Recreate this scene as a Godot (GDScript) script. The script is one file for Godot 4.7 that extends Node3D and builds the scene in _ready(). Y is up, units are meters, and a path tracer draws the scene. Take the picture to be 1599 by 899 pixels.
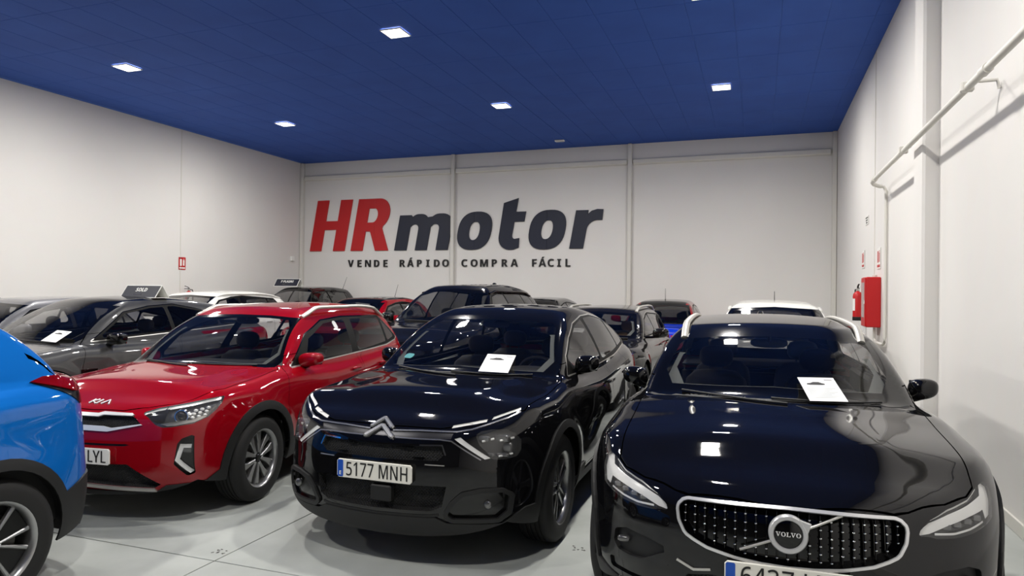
extends Node3D
# A car showroom hall at night: blue tiled ceiling with square lamps, white walls with raised lettering, rows of parked cars.
const CEIL := 5.394
const XL := -13.07
const XR := 1.682
const ZB := -17.664
const ZF := 7.0

func _ready() -> void:
	var cam := Camera3D.new()
	cam.name = "camera"
	cam.fov = 2.0 * rad_to_deg(atan(449.5 / 1083.9))
	cam.position = Vector3(0, 1.62, 0)
	cam.basis = Basis.from_euler(Vector3(0.004, 0.3419, 0.0108), EULER_ORDER_YXZ)
	add_child(cam)
	var we := WorldEnvironment.new()
	we.name = "world_environment"
	var e := Environment.new()
	e.tonemap_mode = Environment.TONE_MAPPER_LINEAR
	e.tonemap_exposure = 1.0
	e.background_mode = Environment.BG_COLOR
	e.background_color = Color(0.01, 0.01, 0.012)
	e.sdfgi_enabled = true
	e.ssao_enabled = true
	e.ssil_enabled = true
	we.environment = e
	add_child(we)
	make_materials()
	hall()
	lamps(16.0)
	fleet()
	sheets()
	fittings()
# ---------------------------------------------------------------- the hall
func noise_texture(lo: Color, hi: Color, freq: float, size := 512, sd := 7) -> ImageTexture:
	var nz := FastNoiseLite.new()
	nz.seed = sd
	nz.frequency = freq
	nz.fractal_octaves = 5
	var im := Image.create(size, size, false, Image.FORMAT_RGB8)
	for y in size:
		for x in size:
			var a := nz.get_noise_2d(x, y)
			var b := nz.get_noise_2d(x - size, y)
			var c := nz.get_noise_2d(x, y - size)
			var d := nz.get_noise_2d(x - size, y - size)
			var u := float(x) / size
			var v := float(y) / size
			var k := clampf(lerpf(lerpf(a, b, u), lerpf(c, d, u), v) * 1.2 + 0.5, 0, 1)
			im.set_pixel(x, y, lo.lerp(hi, k))
	im.generate_mipmaps()
	return ImageTexture.create_from_image(im)

func world_mapped(m: StandardMaterial3D, tex: Texture2D, scale: float) -> StandardMaterial3D:
	m.albedo_texture = tex
	m.albedo_color = Color.WHITE
	m.uv1_triplanar = true
	m.uv1_world_triplanar = true
	m.uv1_scale = Vector3.ONE * scale
	return m

func hall() -> void:
	var wall := world_mapped(mat(Color.WHITE, 0.75), noise_texture(Color(0.855, 0.845, 0.83), Color(0.885, 0.875, 0.86), 0.006, 256, 3), 0.15)
	var floor_m := world_mapped(mat(Color.WHITE, 0.42), noise_texture(Color(0.60, 0.615, 0.60), Color(0.70, 0.715, 0.70), 0.011, 512, 5), 0.22)
	floor_m.metallic_specular = 0.4
	M.wall = wall
	M.trim = mat(Color(0.84, 0.83, 0.80), 0.55)
	M.joint = mat(Color(0.30, 0.30, 0.29), 0.9)
	M.front_wall = mat(Color(0.30, 0.30, 0.31), 0.8)
	var tile := world_mapped(mat(Color.WHITE, 0.8), noise_texture(Color(0.11, 0.29, 0.62), Color(0.135, 0.32, 0.66), 0.012, 256, 9), 0.3)
	M.tile = tile
	M.grid = mat(Color(0.22, 0.38, 0.70), 0.7)
	var w := XR - XL
	var d := ZF - ZB
	var cx := (XL + XR) * 0.5
	var cz := (ZF + ZB) * 0.5
	# floor: a slab with recessed joints
	var fl := structure("floor", Soup.new().box(Vector3(cx, -0.11, cz), Vector3(w + 0.4, 0.2, d + 0.4), 0.0), M.joint)
	var xs: Array = [XL, -8.06, -3.03, XR]
	var zs: Array = [ZB, -13.3, -8.3, -3.3, 1.7, ZF]
	for i in xs.size() - 1:
		for j in zs.size() - 1:
			var s := Soup.new().box(Vector3((xs[i] + xs[i + 1]) * 0.5, -0.005, (zs[j] + zs[j + 1]) * 0.5), Vector3(xs[i + 1] - xs[i] - 0.009, 0.010, zs[j + 1] - zs[j] - 0.009), 0.002)
			part("floor_slab", s, floor_m, fl)
	structure("wall_back", Soup.new().box(Vector3(cx, CEIL * 0.5, ZB - 0.1), Vector3(w + 0.4, CEIL + 0.2, 0.2), 0.0), wall)
	structure("wall_left", Soup.new().box(Vector3(XL - 0.1, CEIL * 0.5, cz), Vector3(0.2, CEIL + 0.2, d + 0.4), 0.0), wall)
	structure("wall_right", Soup.new().box(Vector3(XR + 0.1, CEIL * 0.5, cz), Vector3(0.2, CEIL + 0.2, d + 0.4), 0.0), wall)
	structure("wall_front", Soup.new().box(Vector3(cx, CEIL * 0.5, ZF + 0.1), Vector3(w + 0.4, CEIL + 0.2, 0.2), 0.0), M.front_wall)
	# ceiling: tiles in a slightly lighter grid
	var ce := structure("ceiling", Soup.new().box(Vector3(cx, CEIL + 0.13, cz), Vector3(w + 0.4, 0.25, d + 0.4), 0.0), M.grid)
	var proto := Soup.new().box(Vector3(0, 0.0, 0), Vector3(0.594, 0.008, 1.194), 0.001).mesh()
	var rest := Soup.new()
	var n := 0
	var nz := int(d / 1.2) + 1
	var nx := int(w / 0.6) + 1
	for j in nz:
		for i in nx:
			var z0 := ZB + j * 1.2
			var x0 := XR - 0.23 - (i - 0) * 0.6
			var x1 := minf(x0 + 0.6, XR) - 0.003
			x0 = maxf(x0, XL) + 0.003
			var z1 := minf(z0 + 1.2, ZF) - 0.003
			z0 += 0.003
			if x1 - x0 < 0.05 or z1 - z0 < 0.05: continue
			var c := Vector3((x0 + x1) * 0.5, CEIL + 0.003, (z0 + z1) * 0.5)
			if n < 300 and c.z < -2.0 and c.x < 1.5:
				n += 1
				var t := MeshInstance3D.new()
				t.name = "ceiling_tile"
				t.mesh = proto if absf(x1 - x0 - 0.594) < 0.001 and absf(z1 - z0 - 1.194) < 0.001 else Soup.new().box(Vector3.ZERO, Vector3(x1 - x0, 0.008, z1 - z0), 0.001).mesh()
				t.material_override = tile
				t.position = c
				ce.add_child(t, true)
			else: rest.box(c, Vector3(x1 - x0, 0.008, z1 - z0), 0.001)
	part("ceiling_tiles", rest, tile, ce).set_meta("kind", "stuff")
	# posts and rails of the wall cladding
	var k := 1
	for x in [-13.01, -8.03, -3.115, 1.625]:
		var s := Soup.new().box(Vector3(x, CEIL * 0.5, ZB + 0.06), Vector3(0.10, CEIL - 0.012, 0.12), 0.012)
		structure("trim_%d" % k, s, M.trim)
		k += 1
	for r in [[-12.95, -8.09], [-7.97, -3.175], [-3.055, 1.565]]:
		var s := Soup.new().box(Vector3((r[0] + r[1]) * 0.5, 4.93, ZB + 0.045), Vector3(r[1] - r[0], 0.15, 0.09), 0.03)
		structure("trim_%d" % k, s, M.trim)
		k += 1
	# wall joints, the column on the right, skirting
	for j in [[XL + 0.004, -13.0], [XR - 0.004, -12.0]]:
		structure("trim_%d" % k, Soup.new().box(Vector3(j[0], CEIL * 0.5, j[1]), Vector3(0.012, CEIL - 0.02, 0.03), 0.003), M.trim)
		k += 1
	structure("trim_%d" % k, Soup.new().box(Vector3(XR - 0.06, CEIL * 0.5, -8.16), Vector3(0.17, CEIL - 0.012, 0.44), 0.025), wall)
	structure("baseboard_right", Soup.new().box(Vector3(XR - 0.008, 0.048, (ZB + ZF) * 0.5), Vector3(0.018, 0.096, d), 0.003), M.trim)
	structure("baseboard_left", Soup.new().box(Vector3(XL + 0.008, 0.048, (ZB + ZF) * 0.5), Vector3(0.018, 0.096, d), 0.003), M.trim)
	structure("baseboard_back", Soup.new().box(Vector3(cx, 0.048, ZB + 0.008), Vector3(w, 0.096, 0.018), 0.003), M.trim)

func lamps(power: float) -> void:
	var glow := mat(Color(1, 1, 1), 0.4)
	glow.emission_enabled = true
	glow.emission = Color(1.0, 0.98, 0.95)
	glow.emission_energy_multiplier = 14.0
	var said := ["farthest square ceiling lamp on the left, over the white car", "square ceiling lamp above the wall lettering's middle", "square ceiling lamp nearest the bare right-hand back wall panel", "square ceiling lamp in the upper left corner over the grey car", "big square ceiling lamp above the red car, brightest in view", "square ceiling lamp cut by the top edge of the picture", "ceiling lamp over the grey car's bonnet, above the picture", "ceiling lamp over the red car's bonnet, above the picture", "ceiling lamp over the black estate car's bonnet, above the picture", "ceiling lamp nearest the camera on the left, out of the picture", "ceiling lamp above the blue car, out of the picture", "ceiling lamp straight above the camera, out of the picture"]
	var n := 0
	for z in [-13.2, -8.98, -4.8, -0.6]:
		for x in [-10.25, -4.97, -0.68]:
			var label: String = said[n]
			var at := Vector3(x, CEIL - 0.009, z)
			if n == 4: at.x = -5.05
			var t := thing("ceiling_lamp", label, "ceiling lamp", at, 0.0, "square ceiling lamps" if n < 6 else "lamps over the front of the hall")
			var fr := Soup.new()
			for s in [-1.0, 1.0]:
				fr.box(Vector3(s * 0.159, -0.010, 0), Vector3(0.018, 0.022, 0.336), 0.004)
				fr.box(Vector3(0, -0.010, s * 0.159), Vector3(0.30, 0.022, 0.018), 0.004)
			part("frame", fr, M.white, t)
			part("diffuser", Soup.new().box(Vector3(0, -0.008, 0), Vector3(0.30, 0.012, 0.30), 0.002), glow, t)
			var l := SpotLight3D.new()
			l.name = "light"
			l.light_size = 0.12
			l.spot_angle = 88.0
			l.spot_angle_attenuation = 1.0
			l.spot_range = 40.0
			l.spot_attenuation = 2.0
			l.light_energy = power * 0.5
			l.light_color = Color(1.0, 0.985, 0.96)
			l.shadow_enabled = true
			l.position = Vector3(0, -0.008, 0)
			l.rotation.x = -PI / 2
			t.add_child(l, true)
			var a := AreaLight3D.new()
			a.name = "wide_light"
			a.area_size = Vector2(0.28, 0.28)
			a.area_normalize_energy = true
			a.area_range = 40.0
			a.area_attenuation = 2.0
			a.light_energy = power * 0.6
			a.light_color = Color(1.0, 0.985, 0.96)
			a.shadow_enabled = true
			a.position = Vector3(0, -0.024, 0)
			a.rotation.x = -PI / 2
			t.add_child(a, true)
			n += 1
	var em := thing("emergency_light", "small white emergency light on the blue ceiling near the back wall", "emergency light", Vector3(-4.71, CEIL - 0.009, -16.66))
	part("housing", Soup.new().box(Vector3(0, -0.018, 0), Vector3(0.24, 0.036, 0.11), 0.008), M.white, em)
	part("diffuser", Soup.new().box(Vector3(0, -0.04, 0), Vector3(0.20, 0.012, 0.075), 0.004), M.lamp_white, em)

# ---------------------------------------------------------------- things on the walls
func slanted(c: Array, x0: float) -> PackedVector2Array:
	var q := PackedVector2Array()
	for i in range(0, c.size(), 2): q.append(Vector2(x0 + c[i] + c[i + 1] * 0.18, 2.74 + c[i + 1]))
	return q

func with_hole(o: PackedVector2Array, h: PackedVector2Array) -> Array:   # two halves of a ring, cut along a vertical line
	var c := Vector2.ZERO
	for q in h: c += q
	c /= h.size()
	var out: Array = []
	for s in [-1.0, 1.0]:
		var half := PackedVector2Array([Vector2(c.x, -50), Vector2(c.x + s * 50, -50), Vector2(c.x + s * 50, 50), Vector2(c.x, 50)])
		for a in Geometry2D.intersect_polygons(o, half): out.append_array(Geometry2D.clip_polygons(a, Geometry2D.intersect_polygons(h, half)[0]))
	return out

func oval(cx: float, cy: float, rx: float, ry: float, e: float) -> PackedVector2Array:
	var q := PackedVector2Array()
	for i in 40:
		var a := TAU * i / 40
		var v := signf(sin(a)) * pow(absf(sin(a)), 2.0 / e) * ry
		q.append(Vector2(cx + signf(cos(a)) * pow(absf(cos(a)), 2.0 / e) * rx + v * 0.18, cy + v))
	return q

func arc(cx: float, cy: float, rx: float, ry: float, a0: float, a1: float, n: int) -> Array:
	var c: Array = []
	for i in n + 1:
		var a := deg_to_rad(lerpf(a0, a1, float(i) / n))
		c.append_array([cx + cos(a) * rx, cy + sin(a) * ry])
	return c

func fittings() -> void:
	var red := mat(Color(0.72, 0.035, 0.06), 0.45)
	var navy := mat(Color(0.045, 0.075, 0.165), 0.55)
	var inkb := mat(Color(0.03, 0.03, 0.035), 0.5)
	var sign_ := thing("wall_sign", "very large slanted red and navy letters fixed to the back wall above the slogan", "sign", Vector3(-8.5, 2.74, ZB + 0.005))
	var off := Vector3(8.5, -2.74, 0)
	var put := func(called: String, polys: Array, m: Material) -> void:
		var s := Soup.new()
		for q in polys: s.prism(q, 0.035, 0.004, Transform3D(Basis.IDENTITY, off))
		part(called, s, m, sign_)
	put.call("letter_h", [slanted([0, 0, 0.40, 0, 0.40, 0.63, 0.81, 0.63, 0.81, 0, 1.21, 0, 1.21, 1.51, 0.81, 1.51, 0.81, 0.89, 0.40, 0.89, 0.40, 1.51, 0, 1.51], -12.75)], red)
	var ro: Array = [0, 0, 0.40, 0, 0.40, 0.56, 0.55, 0.56, 0.82, 0, 1.25, 0, 0.93, 0.64]
	ro.append_array(arc(0.72, 1.07, 0.38, 0.44, -55, 90, 14))
	ro.append_array([0, 1.51])
	var rh: Array = [0.40, 0.82, 0.56, 0.82]
	rh.append_array(arc(0.58, 1.025, 0.14, 0.205, -80, 80, 8))
	rh.append_array([0.40, 1.23])
	put.call("letter_r", with_hole(slanted(ro, -11.33), slanted(rh, -11.33)), red)
	var mo: Array = [0, 0, 0.39, 0, 0.39, 0.66]
	mo.append_array(arc(0.525, 0.60, 0.135, 0.135, 150, 0, 8))
	mo.append_array([0.66, 0, 1.03, 0, 1.03, 0.66])
	mo.append_array(arc(1.17, 0.60, 0.135, 0.135, 150, 0, 8))
	mo.append_array([1.31, 0, 1.68, 0])
	mo.append_array(arc(1.36, 0.70, 0.33, 0.325, 0, 90, 8))
	mo.append_array(arc(1.24, 0.70, 0.30, 0.325, 90, 130, 4))
	mo.append_array(arc(0.70, 0.70, 0.27, 0.325, 45, 90, 4))
	mo.append_array(arc(0.60, 0.70, 0.28, 0.325, 90, 130, 4))
	mo.append_array([0.36, 1.0, 0, 1.0])
	put.call("letter_m", [slanted(mo, -9.88)], navy)
	put.call("letter_o", with_hole(oval(-7.39, 3.26, 0.50, 0.525, 2.5), oval(-7.395, 3.255, 0.155, 0.25, 2.3)), navy)
	var tt: Array = [0.10, 1.255, 0.50, 1.375, 0.50, 1.01, 0.78, 1.01, 0.78, 0.74, 0.50, 0.74, 0.50, 0.37]
	tt.append_array(arc(0.60, 0.37, 0.10, 0.09, 180, 270, 5))
	tt.append_array([0.72, 0.30, 0.75, 0.045, 0.60, -0.01])
	tt.append_array(arc(0.50, 0.37, 0.38, 0.385, 265, 180, 8))
	put.call("letter_t", [slanted(tt, -6.86)], navy)
	put.call("letter_o", with_hole(oval(-5.305, 3.25, 0.50, 0.525, 2.5), oval(-5.31, 3.25, 0.155, 0.25, 2.3)), navy)
	var rr: Array = [0, 0, 0.37, 0, 0.37, 0.52]
	rr.append_array(arc(0.62, 0.50, 0.25, 0.235, 165, 95, 6))
	rr.append_array([0.74, 0.735, 0.72, 1.01, 0.56, 1.02, 0.42, 0.98, 0.33, 0.89, 0.33, 1.0, 0, 1.0])
	put.call("letter_r", [slanted(rr, -4.70)], navy)
	var sl := thing("wall_slogan", "row of small spaced black capitals reading VENDE RÁPIDO COMPRA FÁCIL", "sign", Vector3(-8.0, 2.27, ZB + 0.005))
	for wd in [["VENDE", -11.42, -10.07], ["RÁPIDO", -9.73, -8.16], ["COMPRA", -7.79, -6.12], ["FÁCIL", -5.76, -4.64]]:
		var t: String = wd[0]
		for i in t.length():
			var x: float = lerpf(wd[1] + 0.10, wd[2] - 0.10, float(i) / (t.length() - 1))
			var s := Soup.new().add(letters(t[i], 0.20, 0.03, true, "Droid Sans", 1.12), Transform3D(Basis.IDENTITY, Vector3(x + 8.0, 0.0, 0.015)))
			var lo := 9.0
			for q in s.p: lo = minf(lo, q.y)
			for j in s.p.size(): s.p[j].y -= lo
			part("letter", s, inkb, sl)
	# water pipe of the hose reel on its brackets
	var px := 1.46
	var py := 3.18
	var pipe := thing("water_pipe", "white water pipe on brackets along the right wall, dropping to the red hose cabinet", "pipe", Vector3(XR, 0, -10.8))
	var pt := Transform3D(Basis.IDENTITY, Vector3(-XR, 0, 10.8))
	var run := Soup.new()
	run.tube([Vector3(px, py, 4.0), Vector3(px, py, -10.55), Vector3(px, py - 0.01, -10.68), Vector3(px + 0.03, py - 0.03, -10.76), Vector3(px + 0.10, py - 0.05, -10.8), Vector3(XR - 0.09, py - 0.05, -10.82)], 0.028, 0.028, 12)
	part("pipe", Soup.new().add(run, pt), M.trim, pipe)
	var drop := Soup.new()
	drop.tube([Vector3(XR - 0.12, py - 0.05, -10.82), Vector3(XR - 0.055, py - 0.06, -10.83), Vector3(XR - 0.03, py - 0.12, -10.83), Vector3(XR - 0.03, 1.02, -10.83), Vector3(XR - 0.035, 0.95, -10.85), Vector3(XR - 0.04, 0.92, -10.95), Vector3(XR - 0.06, 0.92, -11.40), Vector3(XR - 0.07, 0.97, -11.48), Vector3(XR - 0.07, 1.132, -11.48)], 0.021, 0.021, 10)
	part("drop_pipe", Soup.new().add(drop, pt), M.trim, pipe)
	for z in [-8.5, -6.05, -3.2, -0.4]:
		var br := Soup.new()
		var wx := XR - (0.13 if z < -8.0 else 0.0)
		br.tube([Vector3(px - 0.02, py + 0.0, z), Vector3(px + 0.05, py + 0.045, z), Vector3(wx - 0.03, py + 0.045, z), Vector3(wx - 0.016, py + (0.045 if z < -8.0 else -0.02), z)], 0.014, 0.014, 8)
		part("bracket", Soup.new().add(br, pt), M.trim, pipe)
		part("pipe_clamp", Soup.new().add(Soup.new().box(Vector3(px, py + 0.01, z), Vector3(0.09, 0.08, 0.05), 0.01), pt), M.trim, pipe)
	for z in [-10.5, -5.6]:
		part("pipe_joint", Soup.new().add(Soup.new().tube([Vector3(px, py, z - 0.06), Vector3(px, py, z + 0.06)], 0.036, 0.036, 12), pt), M.trim, pipe)
	# hose cabinet
	M.cab_window = mat(Color(0.62, 0.50, 0.50), 0.15)
	var cab := thing("hose_cabinet", "red metal fire hose cabinet on the right wall beside the extinguisher", "cabinet", Vector3(XR - 0.10, 1.14, -11.57))
	part("body", Soup.new().box(Vector3(0, 0.37, 0), Vector3(0.20, 0.74, 0.42), 0.012), red, cab)
	var door := part("door", Soup.new().box(Vector3(-0.106, 0.37, 0), Vector3(0.014, 0.72, 0.40), 0.005), red, cab)
	part("window", Soup.new().box(Vector3(-0.114, 0.40, 0), Vector3(0.006, 0.52, 0.28), 0.002), M.cab_window, door)
	part("lock", Soup.new().box(Vector3(-0.117, 0.37, 0.17), Vector3(0.014, 0.06, 0.025), 0.003), M.chrome, door)
	part("valve_cap", Soup.new().lathe([Vector2(0.035, 0.0), Vector2(0.035, 0.03), Vector2(0.0, 0.035)], 14, Transform3D(Basis.IDENTITY, Vector3(0.03, 0.74, 0.1))), M.trim, cab)
	var k := 0
	for g in [[Vector3(-1.06, 0.0, -4.27), "small dark scuff on the floor between the two black cars"], [Vector3(-3.10, 0.0, -3.42), "small brownish scuff by the floor joint in front of the red car"]]:
		var s := Soup.new()
		var rn := RandomNumberGenerator.new()
		rn.seed = 11 + k
		k += 1
		for i in 9:
			var q := PackedVector2Array()
			var c := Vector2(rn.randf_range(-0.05, 0.05), rn.randf_range(-0.04, 0.04))
			for a in 7: q.append(c + Vector2(cos(TAU * a / 7.0), sin(TAU * a / 7.0)) * rn.randf_range(0.003, 0.012))
			s.prism(q, 0.0006, 0.0, Transform3D(Basis(Vector3.RIGHT, -PI / 2), Vector3.ZERO))
		var t := thing("floor_scuff", g[1], "stain", g[0])
		part("marks", s, mat(Color(0.20, 0.19, 0.17), 0.8), t).set_meta("kind", "stuff")
	extinguisher(Vector3(XR - 0.125, 1.19, -12.87), "red fire extinguisher hung on the right wall behind the hose cabinet", Vector3(-1, 0, 0), red)
	extinguisher(Vector3(XL + 0.125, 1.05, -13.15), "red fire extinguisher on the left wall, seen above the grey car's roof", Vector3(1, 0, 0), red)
	# signs
	for g in [[Vector3(XL + 0.004, 2.19, -13.05), 1.0, 0.30, 0.21, "red extinguisher sign on the left wall", "fire sign"], [Vector3(XR - 0.004, 2.22, -13.2), -1.0, 0.30, 0.30, "farther of the two red fire signs above the hose cabinet", "fire sign"], [Vector3(XR - 0.004, 2.16, -11.55), -1.0, 0.31, 0.30, "nearer of the two red fire signs above the hose cabinet", "fire sign"], [Vector3(XR - 0.004, 2.85, -12.8), -1.0, 0.14, 0.30, "small dark lettered sign high above the fire signs on the right wall", "sign"]]:
		var t := thing("wall_notice", g[4], g[5], g[0])
		var sd: float = g[1]
		var fr := Transform3D(Basis(Vector3(0, 0, -sd), Vector3.UP, Vector3(sd, 0, 0)), Vector3.ZERO)
		var hh: float = g[2]
		var ww: float = g[3]
		var is_red := sd > 0.0
		part("panel", Soup.new().add(Soup.new().box(Vector3(0, 0, 0.003), Vector3(ww, hh, 0.006), 0.001), fr), red if is_red else M.white, t)
		var pic := Soup.new()
		var pm: Material = M.white if is_red else red
		if hh < 0.2:
			pm = inkb
			for r in 3: pic.box(Vector3(0, 0.04 - r * 0.04, 0.007), Vector3(ww * (0.8 - r * 0.15), 0.022, 0.002), 0.0)
		else:
			pic.box(Vector3(-ww * 0.2, hh * 0.08, 0.007), Vector3(ww * 0.28, hh * 0.55, 0.002), 0.0)
			pic.box(Vector3(ww * 0.22, hh * 0.05, 0.007), Vector3(ww * 0.22, hh * 0.45, 0.002), 0.0)
			pic.box(Vector3(ww * 0.22, hh * 0.34, 0.007), Vector3(ww * 0.10, hh * 0.08, 0.002), 0.0)
			pic.box(Vector3(0, -hh * 0.36, 0.007), Vector3(ww * 0.84, hh * 0.12, 0.002), 0.0)
		part("print", Soup.new().add(pic, fr), pm, t)
	tag(part(numbered("junction_box"), Soup.new().box(Vector3(XL + 0.03, 2.5, -17.2), Vector3(0.06, 0.14, 0.14), 0.01), M.white, self), "small white junction box on the left wall beside the corner post", "junction box")

func extinguisher(at: Vector3, label: String, out: Vector3, red: Material) -> void:
	var t := thing("fire_extinguisher", label, "extinguisher", at)
	part("cylinder", Soup.new().lathe([Vector2(0.0, 0.0), Vector2(0.068, 0.0), Vector2(0.076, 0.012), Vector2(0.078, 0.03), Vector2(0.078, 0.40), Vector2(0.070, 0.44), Vector2(0.05, 0.465), Vector2(0.026, 0.478), Vector2(0.022, 0.50)], 24), red, t)
	part("base_ring", Soup.new().lathe([Vector2(0.0, -0.005), Vector2(0.079, -0.005), Vector2(0.081, 0.0), Vector2(0.081, 0.055), Vector2(0.077, 0.06)], 24), M.dark_plastic, t)
	part("valve", Soup.new().lathe([Vector2(0.026, 0.49), Vector2(0.026, 0.53), Vector2(0.0, 0.535)], 14), M.satin, t)
	part("handle", Soup.new().tube([Vector3(0, 0.525, -0.02), Vector3(0, 0.54, 0.03), Vector3(0, 0.535, 0.13)], 0.014, 0.007, 8).tube([Vector3(0, 0.54, -0.02), Vector3(0, 0.575, 0.03), Vector3(0, 0.60, 0.12)], 0.014, 0.007, 8), M.dark_plastic, t)
	part("hose", Soup.new().tube([Vector3(0, 0.515, -0.02), out * 0.03 + Vector3(0, 0.51, -0.08), out * 0.03 + Vector3(0, 0.44, -0.105), out * 0.02 + Vector3(0, 0.25, -0.10), Vector3(0, 0.16, -0.095)], 0.011, 0.011, 8), M.dark_plastic, t)
	var lab := Soup.new()
	for i in 8:
		var a0 := -0.9 + i * 0.225
		var a1 := a0 + 0.225
		var sd := Vector3.UP.cross(out)
		var r := func(a: float, y: float) -> Vector3: return (out * cos(a) + sd * sin(a)) * 0.0788 + Vector3(0, y, 0)
		lab.quad(r.call(a0, 0.16), r.call(a1, 0.16), r.call(a1, 0.36), r.call(a0, 0.36), out * cos(a0) + sd * sin(a0))
	part("label", lab, M.white, t)
	part("wall_bracket", Soup.new().box(-out * 0.10 + Vector3(0, 0.40, 0), Vector3(0.05, 0.10, 0.05), 0.006), M.steel, t)

# ---------------------------------------------------------------- things laid on the cars
func sheet_on(label: String, q: Array, lines: int) -> void:   # corners: top left, top right, bottom right, bottom left
	var mid: Vector3 = (q[0] + q[1] + q[2] + q[3]) * 0.25
	var x: Vector3 = (q[1] - q[0] + q[2] - q[3]).normalized()
	var y: Vector3 = (q[0] - q[3] + q[1] - q[2]).normalized()
	var z := x.cross(y).normalized()
	y = z.cross(x)
	var w: float = ((q[1] - q[0]).length() + (q[2] - q[3]).length()) * 0.5
	var h: float = ((q[0] - q[3]).length() + (q[1] - q[2]).length()) * 0.5
	var o := thing("price_sheet", label, "paper", mid)
	var t := Transform3D(Basis(x, y, z), Vector3.ZERO)
	part("paper", Soup.new().prism(poly_of([-w / 2, -h / 2, w / 2, -h / 2, w / 2, h / 2, -w / 2, h / 2]), 0.0015, 0.0, t), mat(Color(0.92, 0.92, 0.91), 0.6), o)
	var pr := Soup.new()
	for i in lines: pr.prism(poly_of([-w * 0.40, h * (0.02 - i * 0.055), w * (0.38 - 0.1 * (i % 3)), h * (0.02 - i * 0.055), w * (0.38 - 0.1 * (i % 3)), h * (0.035 - i * 0.055), -w * 0.40, h * (0.035 - i * 0.055)]), 0.0005, 0.0, t * Transform3D(Basis.IDENTITY, Vector3(0, 0, 0.0015)))
	pr.prism(poly_of([w * 0.20, h * 0.36, w * 0.42, h * 0.36, w * 0.42, h * 0.42, w * 0.20, h * 0.42]), 0.0005, 0.0, t * Transform3D(Basis.IDENTITY, Vector3(0, 0, 0.0015)))
	part("print", pr, mat(Color(0.62, 0.62, 0.63), 0.6), o)
	var ph := Soup.new().prism(poly_of([-0.30, -0.02, -0.28, 0.05, -0.18, 0.07, -0.10, 0.13, 0.06, 0.13, 0.14, 0.06, 0.20, 0.04, 0.20, -0.02, 0.12, -0.04, -0.22, -0.04]), 0.0006, 0.0, t * Transform3D(Basis.from_scale(Vector3(w, h * 0.75, 1)), Vector3(-w * 0.04, h * 0.20, 0.0015)))
	part("car_picture", ph, mat(Color(0.10, 0.10, 0.11), 0.6), o)

func on_car(at: Vector3, turn: float, c: Array) -> Array:
	var t := Transform3D(Basis(Vector3.UP, deg_to_rad(turn)), at)
	var out: Array = []
	for q in c: out.append(t * q)
	return out

func roof_sign(label: String, at: Vector3, turn: float, text: String) -> void:
	var o := thing("roof_sign", label, "sign", at, turn)
	if text.length() > 5: o.scale = Vector3.ONE * 1.25
	var navy := mat(Color(0.055, 0.07, 0.14), 0.5)
	var L := 0.60
	var w := 0.115
	var h := 0.165
	var face_ := func(s: float) -> Transform3D: return Transform3D(Basis(Vector3(s, 0, 0), Vector3(0, h, -s * w).normalized(), Vector3(0, w, s * h).normalized()), Vector3(0, h * 0.5, s * w * 0.5))
	var sl := sqrt(w * w + h * h)
	for s in [1.0, -1.0]:
		var t: Transform3D = face_.call(s)
		var p := part("panel", Soup.new().box(Vector3.ZERO, Vector3(L, sl, 0.006), 0.001, t), M.white, o)
		part("printed_face", Soup.new().box(Vector3(0, 0, 0.0035), Vector3(L - 0.02, sl - 0.02, 0.002), 0.0, t), navy, p)
		part("lettering", Soup.new().add(letters(text, 0.055, 0.002, true), t * Transform3D(Basis.IDENTITY, Vector3(0, 0.025, 0.0055))), M.white, p)
		part("small_print", Soup.new().box(Vector3(-0.03, -0.045, 0.0053), Vector3(0.13, 0.016, 0.0016), 0.0, t), M.lamp_grey, p)
	part("base", Soup.new().box(Vector3(0, 0.004, 0), Vector3(L, 0.006, w * 2), 0.001), M.white, o)
# ---------------------------------------------------------------- the cars
const AT := {"estate": Vector3(0.06, 0, -5.31), "fastback": Vector3(-2.085, 0, -5.71), "red": Vector3(-4.56, 0, -5.55), "coupe": Vector3(-7.88, 0, -6.6)}
const TURN := {"estate": 1.5, "fastback": 0.1, "red": 6.5, "coupe": 0.0}

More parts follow.
